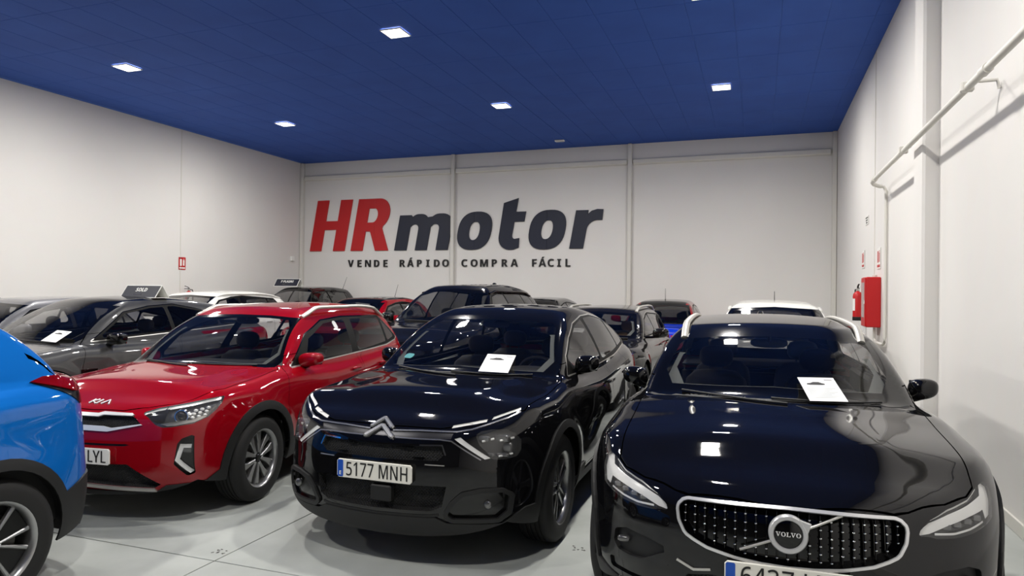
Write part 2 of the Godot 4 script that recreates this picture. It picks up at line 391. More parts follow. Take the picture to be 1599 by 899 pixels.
func fleet() -> void:
	var D := designs()
	make_car("estate_car", "black estate car with a wide chrome-framed studded grille and round badge, nearest on the right", AT.estate, TURN.estate, {
		"design": D.estate, "paint": M.black_paint, "near": true, "face": "estate", "wheel": "estate", "cladding": 0.06,
		"screen": [0, 1.022, 0.66, 1.000, 0.745, 1.005, 0.60, 1.352, 0.3, 1.385, 0, 1.392], "border": 0.055,
		"bonnet": [0, 2.245, 0.40, 2.195, 0.455, 2.175, 0.511, 2.14, 0.60, 2.095, 0.70, 2.01, 0.738, 1.95, 0.745, 1.6, 0.755, 1.05, 0.74, 0.96, 0.68, 0.98, 0.4, 1.12, 0, 1.165],
		"tray": [0, 1.165, 0.4, 1.12, 0.68, 0.98, 0.76, 0.90, 0.70, 0.78, 0.3, 1.0, 0, 1.05],
		"rails": [0.565, 0.37, -1.9, 0.026], "rail_ramp": 0.14, "rail_w": 0.025, "mirror_x": 0.86, "mirror": [0.56, 1.055], "mirror_size": [0.085, 0.070, 0.07], "plate": [0.473, "6437 LNX"], "plate_out": 0.02, "low_front": [0, 0.27, 0.7, 0.29, 0.95, 0.33, 1.1, 0.33, 1.1, 0, 0, 0], "line": M.satin, "aerial": [0.0, -1.7, 0.0, 0.0]})
	make_car("fastback_car", "black coupe-roofed car with a double chevron badge, between the red car and the black estate", AT.fastback, TURN.fastback, {
		"stickers": [[Vector3(-0.50, 1.10, 1.0), Vector3(0, 0, 1), 0.045, 0.028, Color(0.20, 0.50, 0.52)]], "design": D.fastback, "paint": M.black_paint, "near": true, "face": "fastback", "wheel": "fastback", "cladding": 0.05,
		"screen": [0, 1.030, 0.60, 1.005, 0.725, 0.995, 0.70, 1.10, 0.575, 1.385, 0.3, 1.41, 0, 1.415], "border": 0.03,
		"bonnet": [0, 2.10, 0.25, 2.085, 0.36, 2.07, 0.535, 2.005, 0.61, 1.945, 0.70, 1.85, 0.77, 1.76, 0.795, 1.4, 0.785, 1.0, 0.745, 0.86, 0.68, 0.94, 0.3, 1.09, 0, 1.12],
		"tray": [0, 1.12, 0.3, 1.09, 0.68, 0.94, 0.745, 0.86, 0.70, 0.74, 0.3, 0.96, 0, 1.0],
		"daylight": [0.74, 1.00, 0.62, 1.13, 0.38, 1.25, 0.06, 1.35, -0.35, 1.40, -0.7, 1.405, -1.1, 1.36, -1.5, 1.25, -1.80, 1.10, -1.72, 1.07, -0.9, 1.025, -0.2, 1.005],
		"windows": [[0.60, 1.03, 0.60, 1.12, 0.36, 1.235, 0.05, 1.33, -0.26, 1.378, -0.30, 1.03], [-0.36, 1.384, -0.7, 1.388, -1.05, 1.35, -1.24, 1.08, -0.36, 1.03], [-1.12, 1.335, -1.48, 1.235, -1.74, 1.10, -1.30, 1.08]],
		"tail_lamp": poly_of([-0.76, 1.0, -0.3, 0.99, -0.32, 0.90, -0.76, 0.89]), "pillar": -0.33, "line": M.satin, "line_w": 0.008, "mirror": [0.50, 1.065], "mirror_size": [0.088, 0.075, 0.075], "mirror_x": 0.85, "plate": [0.573, "5177 MNH"], "low_front": [0, 0.325, 0.36, 0.33, 0.42, 0.30, 0.70, 0.29, 0.80, 0.36, 1.1, 0.40, 1.1, 0, 0, 0]})
	make_car("crossover_car", "bright red small crossover with silver roof rails and a lettered badge on its bonnet", AT.red, TURN.red, {
		"stickers": [[Vector3(0.9, 1.262, -0.291), Vector3(1, 0, 0), 0.035, 0.045, Color(0.85, 0.86, 0.86)]], "design": D.red, "paint": M.red_paint, "near": true, "face": "red", "wheel": "red", "cladding": 0.065,
		"screen": [0, 0.985, 0.60, 0.965, 0.69, 0.965, 0.70, 1.0, 0.56, 1.348, 0.3, 1.37, 0, 1.376], "border": 0.022,
		"bonnet": [0, 2.02, 0.25, 2.005, 0.40, 1.955, 0.55, 1.87, 0.70, 1.70, 0.745, 1.6, 0.75, 1.2, 0.74, 0.9, 0.70, 0.84, 0.62, 0.90, 0.3, 1.02, 0, 1.05],
		"tray": [0, 1.05, 0.3, 1.02, 0.62, 0.90, 0.72, 0.80, 0.66, 0.70, 0.3, 0.9, 0, 0.95],
		"daylight": [0.70, 0.955, 0.33, 1.20, -0.06, 1.312, -0.5, 1.335, -1.44, 1.315, -1.72, 1.065, -1.66, 1.04, -1.34, 1.005],
		"windows": [[0.46, 0.985, 0.30, 1.165, -0.08, 1.285, -0.52, 1.312, -0.42, 0.985], [-0.66, 1.312, -1.40, 1.295, -1.34, 1.035, -0.56, 0.995], [-1.46, 1.285, -1.66, 1.075, -1.40, 1.04]],
		"pillar": -0.50, "line_low": [0.9, 0.985, -1.80, 1.085], "line_w": 0.012, "mirror": [0.50, 1.0], "mirror_size": [0.105, 0.068, 0.075], "mirror_x": 0.82, "rails": [0.560, 0.21, -1.62, 0.072], "rail_w": 0.026, "plate": [0.478, "6648 LYL"],
		"low_front": [0, 0.24, 0.50, 0.235, 0.56, 0.275, 0.75, 0.285, 0.85, 0.40, 1.1, 0.40, 1.1, 0, 0, 0], "handle_drop": 0.11})
	make_car("small_suv", "light blue small SUV at the left edge, its tail towards the red car", Vector3(-4.4, 0, -1.07), 0.0, {
		"design": D.blue, "paint": M.blue_paint, "near": true, "rear_glass": [0, 1.17, 0.60, 1.19, 0.47, 1.43, 0, 1.45],
		"daylight": [0.72, 1.05, 0.30, 1.40, -0.1, 1.46, -0.5, 1.475, -1.0, 1.46, -1.12, 1.12], "wheel": "blue", "cladding": 0.055,
		"tail_lamp": poly_of([0.60, 1.10, 0.67, 1.12, 0.80, 1.115, 1.0, 1.11, 1.0, 0.95, 0.76, 0.955, 0.68, 1.02]), "tail_dark": poly_of([0.60, 1.10, 0.72, 1.03, 0.80, 1.02, 1.0, 1.02, 1.0, 0.9, 0.6, 0.9]), "tail_view": 135.0,
		"low_rear": [-1.2, 0.40, -1.62, 0.48, -1.85, 0.55, -2.3, 0.55, -2.3, 0, -1.2, 0]})
	make_car("coupe_suv", "grey coupe-roofed car with a navy sign on its roof, behind the red and blue cars", AT.coupe, TURN.coupe, {"design": D.coupe, "paint": M.grey_paint, "near": true, "roof_paint": M.gloss_black, "tray": [0, 1.13, 0.4, 1.07, 0.64, 0.96, 0.64, 0.87, 0.3, 0.98, 0, 1.02], "vent": [1.05, 0.655, 0.845, 0.665, 0.84, 0.705, 1.04, 0.71], "line_low": [0.9, 1.02, -2.0, 1.13], "mirror_paint": M.gloss_black, "mirror": [0.6, 1.02], "mirror_x": 0.95})
	# farther rows
	make_car("hatchback", "silver car at the far left, its roof just left of the grey car's windscreen", Vector3(-9.95, 0, -6.9), 0.0, {"design": D.hatch, "paint": M.silver_paint})
	make_car("suv", "tall black SUV behind the red and the coupe-roofed black cars", Vector3(-4.5, 0, -10.2), 0.0, {"design": D.suv, "paint": M.dark_paint, "rails": [0.58, 0.2, -1.8, 0.04], "rail_paint": M.gloss_black, "aerial": [0.0, -1.5, 0.0, 0.0], "back_glass": M.tint})
	make_car("estate_car", "dark brown estate with tan seats, right behind the coupe-roofed black car", Vector3(-2.35, 0, -10.95), 0.0, {"design": D.tourer, "paint": M.brown_paint, "rails": [0.56, 0.1, -1.8, 0.05], "seat_cloth": M.seat_tan, "line": M.satin, "glass": M.glass})
	make_car("hatchback", "white car with a thin upright aerial, only its roof seen over the black estate car", Vector3(0.2, 0, -10.4), 0.0, {"design": D.lowa, "paint": M.white_paint, "rails": [0.60, 0.2, -1.7, 0.03], "rail_paint": M.white_paint, "aerial": [0.03, -1.3, 0.2, 0.01]})
	make_car("compact_suv", "white SUV with body-coloured roof rails, behind the grey car", Vector3(-10.55, 0, -11.0), 0.0, {"design": D.csuv, "paint": M.white_paint, "rails": [0.60, 0.2, -1.7, 0.03], "rail_paint": M.white_paint})
	make_car("hatchback", "red hatchback with a dark roof and leaning aerial, behind the red crossover", Vector3(-7.65, 0, -12.5), 0.0, {"design": D.hatch, "paint": M.red_paint, "roof_paint": M.gloss_black, "aerial": [0.0, -1.2, 0.35, 0.15]})
	make_car("hatchback", "boxy black car with a leaning aerial in the back row beside the corner post", Vector3(-11.59, 0, -15.7), 0.0, {"design": D.boxy, "paint": M.black_paint, "aerial": [0.3, -1.5, 0.4, 0.2]})
	make_car("hatchback", "red hatchback with black roof and blue bonnet in the back row", Vector3(-1.95, 0, -15.4), 0.0, {"design": D.hatch, "paint": M.red_paint, "roof_paint": M.gloss_black, "bonnet_paint": M.deep_blue, "aerial": [0.0, -0.2, 0.3, 0.0]})
	make_car("hatchback", "dark car in the back row, only its roof showing beside the tall black SUV", Vector3(-4.9, 0, -15.4), 0.0, {"design": D.low, "paint": M.dark_paint})
	make_car("suv", "dark SUV far left whose glossy roof corner shows above the silver car", Vector3(-12.05, 0, -5.7), 0.0, {"design": D.suv, "paint": M.black_paint})

func sheets() -> void:
	sheet_on("printed price sheet tucked under the wiper of the black estate car's windscreen", on_car(AT.estate, TURN.estate, [Vector3(0.138, 1.130, 0.940), Vector3(0.329, 1.136, 0.893), Vector3(0.364, 1.038, 1.185), Vector3(0.168, 1.040, 1.200)]), 8)
	sheet_on("printed price sheet on the windscreen of the coupe-roofed black car", on_car(AT.fastback, TURN.fastback, [Vector3(0.171, 1.145, 0.885), Vector3(0.382, 1.141, 0.847), Vector3(0.430, 1.040, 1.11), Vector3(0.213, 1.045, 1.125)]), 8)
	sheet_on("printed price sheet on the grey car's windscreen", on_car(AT.coupe, TURN.coupe, [Vector3(0.40, 1.12, 0.92), Vector3(0.60, 1.105, 0.90), Vector3(0.62, 1.00, 1.10), Vector3(0.42, 1.01, 1.12)]), 8)
	sheet_on("printed price sheet on the windscreen of the dark brown estate", on_car(Vector3(-2.35, 0, -10.95), 0.0, [Vector3(-0.30, 1.07, 0.84), Vector3(-0.10, 1.07, 0.84), Vector3(-0.08, 0.99, 1.02), Vector3(-0.28, 0.99, 1.02)]), 6)
	roof_sign("navy folded sign lying on the grey car's roof", AT.coupe + Vector3(0.25, 1.475, -0.4), 0.0, "SOLD")
	roof_sign("navy folded sign reading 7 PLAZAS on the boxy black car's roof by the corner post", Vector3(-11.94, 1.672, -15.6), 0.0, "7 PLAZAS")
# ---------------------------------------------------------------- nodes
var used := {}
func numbered(called: String) -> String:
	used[called] = used.get(called, -1) + 1
	return called if used[called] == 0 else "%s_%03d" % [called, used[called]]

func tag(o: Node, label: String, category := "", group := "") -> Node:
	if label: o.set_meta("label", label)
	if category: o.set_meta("category", category)
	if group: o.set_meta("group", group)
	return o

func thing(called: String, label: String, category: String, at := Vector3.ZERO, turn := 0.0, group := "") -> Node3D:
	var o := Node3D.new()
	o.name = numbered(called)
	add_child(o, true)
	o.position = at
	o.rotation.y = deg_to_rad(turn)
	tag(o, label, category, group)
	return o

func part(called: String, s: Soup, m: Material, under: Node) -> MeshInstance3D:
	var o := MeshInstance3D.new()
	o.name = called
	o.mesh = s.mesh()
	o.material_override = m
	o.cast_shadow = GeometryInstance3D.SHADOW_CASTING_SETTING_ON
	under.add_child(o, true)
	return o

func single(called: String, s: Soup, m: Material, label: String, category: String, group := "") -> MeshInstance3D:
	var o := part(numbered(called), s, m, self)
	tag(o, label, category, group)
	return o

func structure(called: String, s: Soup, m: Material) -> MeshInstance3D:
	var o := part(called, s, m, self)
	o.set_meta("kind", "structure")
	return o

func middle(called: String, s: Soup, m: Material, under: Node) -> MeshInstance3D:   # a part that crosses the centre line
	if s.p.is_empty(): return null
	var w := Soup.new()
	w.p = s.p.duplicate()
	w.n = s.n.duplicate()
	w.add(s.mirrored())
	return part(called, w, m, under)

func pair(called: String, s: Soup, m: Material, l: Node, r: Node) -> Array:   # a part on each side
	if s.p.is_empty(): return [l, r]
	return [part(called, s, m, l), part(called, s.mirrored(), m, r)]

# ---------------------------------------------------------------- materials
var M := {}
func mat(c: Color, rough := 0.5, metal := 0.0, coat := 0.0) -> StandardMaterial3D:
	var m := StandardMaterial3D.new()
	m.albedo_color = c
	m.roughness = rough
	m.metallic = metal
	if coat > 0.0:
		m.clearcoat_enabled = true
		m.clearcoat = coat
		m.clearcoat_roughness = 0.03
		m.metallic_specular = 0.0
	return m

func glass(c: Color, a: float) -> StandardMaterial3D:
	var m := mat(Color(c, a), 0.02)
	m.transparency = BaseMaterial3D.TRANSPARENCY_ALPHA
	return m

func mesh_texture() -> ImageTexture:   # the fine diamond weave of a plastic grille, as relief
	var im := Image.create(64, 64, false, Image.FORMAT_L8)
	for y in 64:
		for x in 64:
			var a := absf(fposmod((x + y) / 32.0, 1.0) - 0.5) * 2.0
			var b := absf(fposmod((x - y) / 32.0, 1.0) - 0.5) * 2.0
			im.set_pixel(x, y, Color.from_hsv(0, 0, clampf(maxf(a, b) * 2.2 - 1.1, 0, 1)))
	return ImageTexture.create_from_image(im)

func make_materials() -> void:
	M.black_paint = mat(Color(0.040, 0.040, 0.048), 0.4, 0.0, 1.0)
	M.red_paint = mat(Color(0.53, 0.015, 0.07), 0.42, 0.15, 1.0)
	M.grey_paint = mat(Color(0.27, 0.27, 0.27), 0.42, 0.55, 1.0)
	M.blue_paint = mat(Color(0.05, 0.37, 0.68), 0.42, 0.15, 1.0)
	M.deep_blue = mat(Color(0.05, 0.20, 0.72), 0.35, 0.1, 1.0)
	M.white_paint = mat(Color(0.87, 0.87, 0.85), 0.35, 0.0, 1.0)
	M.silver_paint = mat(Color(0.45, 0.45, 0.46), 0.4, 0.5, 1.0)
	M.brown_paint = mat(Color(0.075, 0.066, 0.062), 0.38, 0.3, 1.0)
	M.dark_paint = mat(Color(0.045, 0.045, 0.05), 0.38, 0.2, 1.0)
	M.maroon = mat(Color(0.30, 0.02, 0.03), 0.38, 0.2, 1.0)
	M.gloss_black = mat(Color(0.02, 0.02, 0.022), 0.08)
	M.pillar = mat(Color(0.018, 0.018, 0.019), 0.55)
	M.pillar.metallic_specular = 0.25
	M.plastic = mat(Color(0.040, 0.041, 0.043), 0.6)
	M.dark_plastic = mat(Color(0.02, 0.02, 0.021), 0.6)
	M.seam = mat(Color(0.006, 0.006, 0.006), 0.9)
	M.seam.metallic_specular = 0.0
	M.nose_band = mat(Color(0.17, 0.17, 0.185), 0.3, 0.5)
	M.line_chrome = mat(Color(0.62, 0.62, 0.63), 0.18, 0.8)
	M.well = mat(Color(0.012, 0.012, 0.012), 0.95)
	M.weave = mat(Color(0.012, 0.012, 0.013), 0.6)
	M.weave.uv1_triplanar = true
	M.weave.uv1_scale = Vector3(28, 28, 28)
	M.weave.heightmap_enabled = true
	M.weave.heightmap_texture = mesh_texture()
	M.weave.heightmap_scale = 0.8
	M.chrome = mat(Color(0.88, 0.88, 0.88), 0.08, 1.0)
	M.satin = mat(Color(0.78, 0.77, 0.75), 0.32, 0.85)
	M.badge = mat(Color(0.86, 0.86, 0.86), 0.22, 0.55)
	M.rail = mat(Color(0.80, 0.79, 0.76), 0.38, 0.7)
	M.lamp_white = mat(Color(0.86, 0.86, 0.85), 0.25, 0.2)
	M.lamp_grey = mat(Color(0.42, 0.42, 0.42), 0.2, 0.7)
	M.lamp_dark = mat(Color(0.05, 0.05, 0.055), 0.2, 0.3)
	M.lens = glass(Color(0.9, 0.9, 0.9), 0.03)
	M.red_lens = mat(Color(0.42, 0.008, 0.015), 0.06, 0.0, 1.0)
	M.glass = glass(Color(0.02, 0.03, 0.032), 0.18)
	M.far_glass = glass(Color(0.02, 0.025, 0.03), 0.5)
	M.side_glass = glass(Color(0.02, 0.025, 0.027), 0.20)
	M.tint = glass(Color(0.01, 0.012, 0.014), 0.80)
	M.tyre = mat(Color(0.030, 0.029, 0.028), 0.75)
	M.alloy = mat(Color(0.62, 0.62, 0.62), 0.28, 0.9)
	M.alloy_dark = mat(Color(0.05, 0.05, 0.052), 0.35, 0.4)
	M.steel = mat(Color(0.35, 0.34, 0.33), 0.45, 0.9)
	M.seat = mat(Color(0.045, 0.045, 0.05), 0.8)
	M.seat_tan = mat(Color(0.45, 0.36, 0.25), 0.7)
	M.cabin = mat(Color(0.035, 0.036, 0.038), 0.75)
	M.lining = mat(Color(0.34, 0.35, 0.34), 0.95)
	M.plate = mat(Color(0.86, 0.85, 0.81), 0.4)
	M.plate_blue = mat(Color(0.03, 0.28, 0.66), 0.4)
	M.ink = mat(Color(0.02, 0.02, 0.02), 0.5)
	M.white = mat(Color(0.9, 0.9, 0.88), 0.5)
	M.mirror = mat(Color(0.75, 0.78, 0.8), 0.03, 1.0)

# ---------------------------------------------------------------- lettering
func letters(text: String, height: float, depth: float, bold := false, font := "Droid Sans", squeeze := 1.0) -> Soup:
	var f := SystemFont.new()
	f.font_names = PackedStringArray([font])
	f.font_weight = 700 if bold else 400
	var t := TextMesh.new()
	t.font = f
	t.text = text
	t.font_size = 64
	t.pixel_size = height / 64.0 * 1.4
	t.depth = depth
	t.curve_step = 1.5
	var a := t.get_mesh_arrays()
	var s := Soup.new()
	var v: PackedVector3Array = a[Mesh.ARRAY_VERTEX]
	var n: PackedVector3Array = a[Mesh.ARRAY_NORMAL]
	var ix: PackedInt32Array = a[Mesh.ARRAY_INDEX]
	for i in range(0, ix.size(), 3):
		var sq := Vector3(squeeze, 1, 1)
		s.tri(v[ix[i]] * sq, v[ix[i + 1]] * sq, v[ix[i + 2]] * sq, n[ix[i]], n[ix[i + 1]], n[ix[i + 2]])
	return s

# a frame on a skin: z out of it, y up
static func facing(at: Vector3, out: Vector3) -> Transform3D:
	var z := out.normalized()
	var x := Vector3.UP.cross(z).normalized()
	return Transform3D(Basis(x, z.cross(x), z), at)

static func disc(c: Vector2, r: float, n := 28) -> PackedVector2Array:
	var q := PackedVector2Array()
	for i in n: q.append(c + Vector2(cos(TAU * i / n), sin(TAU * i / n)) * r)
	return q

static func symm(c: Array, r := 0.0) -> PackedVector2Array:   # a half outline x, y from the centre line round to the centre line
	var q := PackedVector2Array()
	for i in range(0, c.size(), 2): q.append(Vector2(c[i], c[i + 1]))
	for i in range(c.size() - 2, -1, -2):
		if c[i] > 0.0005: q.append(Vector2(-c[i], c[i + 1]))
	return rounded(q, r) if r > 0.0 else q

# ---------------------------------------------------------------- wheels
var wheel_cache := {}
func make_wheel(root: Node3D, at: Vector3, left: bool, r: float, rim: float, style: String, detail: bool) -> void:
	var key := "%s_%.3f_%s" % [style, r, detail]
	var turn := Transform3D(Basis(Vector3(0, 0, 1), -PI / 2), Vector3.ZERO)
	var seg := 48 if detail else 20
	if not wheel_cache.has(key):
		var w := 0.108
		var ty := Soup.new()
		var pr: Array = [Vector2(rim - 0.012, -w + 0.02), Vector2(rim + 0.004, -w), Vector2((r + rim) * 0.5, -w - 0.008), Vector2(r - 0.022, -w + 0.006), Vector2(r - 0.004, -w + 0.026)]
		for g in [-0.045, -0.015, 0.015, 0.045]:
			pr.append_array([Vector2(r, g - 0.006), Vector2(r - 0.008, g - 0.004), Vector2(r - 0.008, g + 0.004), Vector2(r, g + 0.006)])
		pr.append_array([Vector2(r - 0.004, w - 0.026), Vector2(r - 0.022, w - 0.006), Vector2((r + rim) * 0.5, w + 0.008), Vector2(rim + 0.006, w), Vector2(rim + 0.004, w - 0.006), Vector2(rim - 0.012, w - 0.02)])
		ty.lathe(pr, seg, turn)
		var ri := Soup.new()
		ri.lathe([Vector2(rim * 0.9, -w + 0.02), Vector2(rim * 0.94, 0.0), Vector2(rim - 0.018, w - 0.03), Vector2(rim - 0.006, w - 0.008), Vector2(rim + 0.006, w - 0.002), Vector2(rim + 0.007, w - 0.012)], seg, turn)
		var back := Soup.new()
		back.lathe([Vector2(0.0, -0.02), Vector2(rim * 0.9, -0.02)], seg, turn)
		var brake := Soup.new()
		brake.lathe([Vector2(0.05, 0.035), Vector2(0.13, 0.03), Vector2(rim * 0.72, 0.03), Vector2(rim * 0.72, 0.01)], 32, turn)
		var sp: Array = []
		var ins: Array = []
		var face := Basis(Vector3(0, 1, 0), PI / 2)
		var count := {"red": 5, "fastback": 5, "blue": 5, "estate": 5}.get(style, 5) as int
		for k in count:
			var spoke := Soup.new()
			var core := Soup.new()
			var shapes: Array = []
			var cores: Array = []
			if style == "red":
				for sg in [-1.0, 1.0]: shapes.append([0.028 * sg, 0.035, 0.006 * sg, 0.035, 0.022 * sg, rim * 0.6, 0.02 * sg, rim - 0.02, 0.078 * sg, rim - 0.035, 0.062 * sg, rim * 0.6])
			elif style == "fastback":
				for sg in [-1.0, 1.0]: shapes.append([0.026 * sg, 0.03, 0.010 * sg, 0.03, 0.026 * sg, rim - 0.02, 0.048 * sg, rim - 0.025])
				cores.append([-0.02, 0.03, 0.02, 0.03, 0.04, rim - 0.025, -0.04, rim - 0.025])
			elif style == "blue":
				for sg in [-1.0, 1.0]: shapes.append([0.030 * sg, 0.045, 0.016 * sg, 0.045, 0.066 * sg, rim - 0.02, 0.088 * sg, rim - 0.028])
				cores.append([-0.02, 0.045, 0.02, 0.045, 0.072, rim - 0.025, -0.072, rim - 0.025])
			else:
				shapes.append([-0.026, 0.03, 0.026, 0.03, 0.018, rim * 0.6, 0.034, rim - 0.015, -0.034, rim - 0.015, -0.018, rim * 0.6])
			var tilt := Transform3D(face * Basis(Vector3(0, 0, 1), TAU * k / count + 0.25), Vector3(0.052, 0, 0))
			for q in shapes: spoke.prism(poly_of(q), 0.024, 0.005, tilt)
			for q in cores: core.prism(poly_of(q), 0.016, 0.004, tilt)
			sp.append(spoke)
			if cores.size(): ins.append(core)
		var hub := Soup.new()
		hub.lathe([Vector2(0.0, 0.078), Vector2(0.022, 0.077), Vector2(0.028, 0.072), Vector2(0.030, 0.06), Vector2(0.062, 0.055), Vector2(0.072, 0.03)], 24, turn)
		var nuts := Soup.new()
		for k in 5:
			var a := TAU * (k + 0.5) / 5 + 0.25
			nuts.lathe([Vector2(0.0, 0.018), Vector2(0.008, 0.018), Vector2(0.010, 0.014), Vector2(0.010, 0.0)], 8, Transform3D(Basis(Vector3(0, 0, 1), -PI / 2), Vector3(0.056, cos(a) * 0.05, sin(a) * 0.05)))
		wheel_cache[key] = [ty, ri, back, brake, sp, ins, hub, nuts]
	var c: Array = wheel_cache[key]
	var flip := Transform3D(Basis.IDENTITY if left else Basis(Vector3.UP, PI), at)
	var o := part("wheel", Soup.new().add(c[0], flip), M.tyre, root)
	part("rim", Soup.new().add(c[1], flip), M.alloy, o)
	part("wheel_well_disc", Soup.new().add(c[2], flip), M.well, o)
	if not detail:
		var all := Soup.new()
		for s in c[4]: all.add(s, flip)
		part("spokes", all, M.alloy, o)
		return
	part("brake_disc", Soup.new().add(c[3], flip), M.steel, o)
	for s in c[4]: part("spoke", Soup.new().add(s, flip), M.alloy, o)
	for s in c[5]: part("spoke_core", Soup.new().add(s, flip), M.alloy_dark, o)
	part("hub_cap", Soup.new().add(c[6], flip), M.alloy_dark, o)
	part("wheel_nuts", Soup.new().add(c[7], flip), M.chrome, o)

# ---------------------------------------------------------------- a whole car
# f holds: design, paint, and the outlines read off this car; what f leaves out gets a plain shape from the design
func make_car(called: String, label: String, at: Vector3, turn: float, f: Dictionary) -> Node3D:
	var root := thing(called, label, f.get("category", "car"), at, turn, f.get("group", ""))
	var D: Dictionary = f.design
	var sh := Shape.new(D)
	var near: bool = f.get("near", false)
	var b: Soup = sh.skin(26, 32, 112) if near else sh.skin(13, 17, 56)
	var paint: Material = f.paint
	var hood_y: float = D.hood
	var h: float = D.h
	var cw: float = D.cw
	var bt: float = D.belt
	var br: float = D.get("belt_r", bt)
	var zf: float = D.zf
	var zr: float = D.zr
	var ax: float = D.wb * 0.5
	var wr: float = D.wheel_r
	var ra: float = D.arch
	var gaps := Soup.new()
	var anyx := AABB(Vector3(-0.1, -1, -4), Vector3(3, 4, 8))
	# wheel openings and their cladding
	for s in [-1.0, 1.0]:
		var well := Soup.new()
		carve(b, poly_of([s * ax - ra * 0.97, 0.0, s * ax - ra * 0.97, 0.1, s * ax + ra * 0.97, 0.1, s * ax + ra * 0.97, 0.0], 90.0), 90.0, AABB(Vector3(0.42, -1, -4), Vector3(3, 4, 8)), -2.0)
		carve(b, disc(Vector2(-s * ax, wr), ra, 40), 90.0, AABB(Vector3(0.42, -1, -4), Vector3(3, 4, 8)), -2.0)
		for i in 24:
			var a0 := PI * (i / 24.0 * 1.06 - 0.03)
			var a1 := PI * ((i + 1) / 24.0 * 1.06 - 0.03)
			var p0 := Vector3(0, wr + sin(a0) * (ra + 0.02), s * ax + cos(a0) * (ra + 0.02))
			var p1 := Vector3(0, wr + sin(a1) * (ra + 0.02), s * ax + cos(a1) * (ra + 0.02))
			var xo := Vector3(D.w - 0.05, 0, 0)
			var xi := Vector3(0.45, 0, 0)
			well.quad(p0 + xi, p1 + xi, p1 + xo, p0 + xo, Vector3(0, wr, s * ax) - p0)
			well.flat(p0 + xi, p1 + xi, Vector3(0.45, wr, s * ax), Vector3.RIGHT)
		pair("wheel_arch_liner", well, M.well, root, root)
	# windscreen with its dark border
	var fr: Array = f.get("screen", [0, hood_y + 0.005, cw * 0.84, hood_y - 0.005, cw * 0.88, hood_y + 0.03, cw * 0.72, h - 0.115, 0, h - 0.085])
	var lim_f := AABB(Vector3(-0.1, hood_y - 0.1, -0.3), Vector3(2, 2, 4))
	var ws := carve(b, symm(fr), 0.0, lim_f, 0.16)
	var gl := carve(ws, rounded(grown(symm(fr), -f.get("border", 0.035)), 0.05), 0.0)
	middle("windscreen_border", ws, M.gloss_black, root)
	var trim := Soup.new()
	trim.p = gl.p.duplicate()
	trim.n = gl.n.duplicate()
	carve(trim, rounded(grown(symm(fr), -f.get("border", 0.035) - 0.028), 0.06), 0.0)
	carve(trim, poly_of([-2, 0, 2, 0, 2, hood_y + 0.022, -2, hood_y + 0.022]), 0.0)
	carve(trim, poly_of([-2, h - 0.19, 2, h - 0.19, 2, 3, -2, 3]), 0.0)
	middle("pillar_trim", trim.lifted(-0.04, false), f.get("lining", M.lining), root)
	middle("windscreen", gl, f.get("glass", M.glass if near else M.far_glass), root)
	# rear window
	var rw: Array = f.get("rear_glass", [0, br + 0.06, cw * 0.68, br + 0.07, cw * 0.54, D.rr - 0.13, 0, D.rr - 0.10])
	var rg := carve(b, rounded(symm(rw), 0.04), 180.0, AABB(Vector3(-0.1, br - 0.1, -4), Vector3(2, 2, 3.2)), 0.1)
	# side windows in their dark surround
	var zb: float = f.get("pillar", -0.36)
	var dlo: Array = f.get("daylight", [D.s0 - 0.28, bt + 0.02, D.s1 + 0.05, h - 0.19, D.s1 - 0.35, h - 0.125, -0.5, h - 0.105, D.r1 + 0.3, D.rr - 0.085, D.r0 + 0.42, br + 0.09, D.r0 + 0.5, br + 0.05])
	var up := AABB(Vector3(0.25, bt - 0.1, -4), Vector3(2, 2, 8))
	var dp := poly_of(dlo, 90.0)
	var line := carve(b, grown(dp, f.get("line_w", 0.010)), 90.0, up, 0.1)
	var sur := carve(line, dp, 90.0)
	if f.has("line_low"):
		var ll: Array = f.line_low
		var low := carve(line, poly_of([ll[0], 0, ll[0], ll[1], ll[2], ll[3], ll[2], 0], 90.0), 90.0)
		pair("window_line", low, M.satin, root, root)
		pair("window_line", line, M.gloss_black, root, root)
	else: pair("window_line", line, f.get("line", M.gloss_black), root, root)
	var wins: Array = []
	for q in f.get("windows", []): wins.append(poly_of(q, 90.0))
	if wins.is_empty():
		var inn := grown(dp, -0.022)
		var cuts: Array = [zb - 0.03, zb + 0.03, f.get("rear_pillar", -1.2) - 0.02, f.get("rear_pillar", -1.2) + 0.02]
		for r in [[cuts[1], 3.0], [cuts[3], cuts[0]], [-4.0, cuts[2]]]:
			var got := Geometry2D.intersect_polygons(inn, PackedVector2Array([Vector2(-r[0], 0), Vector2(-r[1], 0), Vector2(-r[1], 3), Vector2(-r[0], 3)]))
			if got.size(): wins.append(got[0])
	var panes: Array = []
	for q in wins: panes.append(carve(sur, rounded(q, 0.018), 90.0))
	pair("window_surround", sur, M.pillar, root, root)
	# lamps, grille and the rest of the face
	face(f, sh, b, root)
	# dark cladding round the arches and along the sills
	var clad := Soup.new()
	var cl: float = f.get("cladding", 0.0)
	if cl > 0.0:
		for s in [-1.0, 1.0]: clad.add(carve(b, disc(Vector2(-s * ax, wr), ra + cl, 44), 90.0, AABB(Vector3(0.42, 0.0, -4), Vector3(3, 4, 8)), 0.02))
	var sill: float = f.get("sill", 0.30)
	clad.add(carve(b, poly_of([-ax - 0.1, 0, ax + 0.1, 0, ax + 0.1, sill, -ax - 0.1, sill], 90.0), 90.0))
	if f.has("low_front"): clad.add(carve(b, symm(f.low_front), 0.0, AABB(Vector3(-0.1, -1, 0.6), Vector3(3, 4, 4)), -0.3))
	if f.has("low_rear"): clad.add(carve(b, poly_of(f.low_rear, 90.0), 90.0, AABB(Vector3(-0.1, -1, -4), Vector3(3, 4, 3.4)), -1.5))
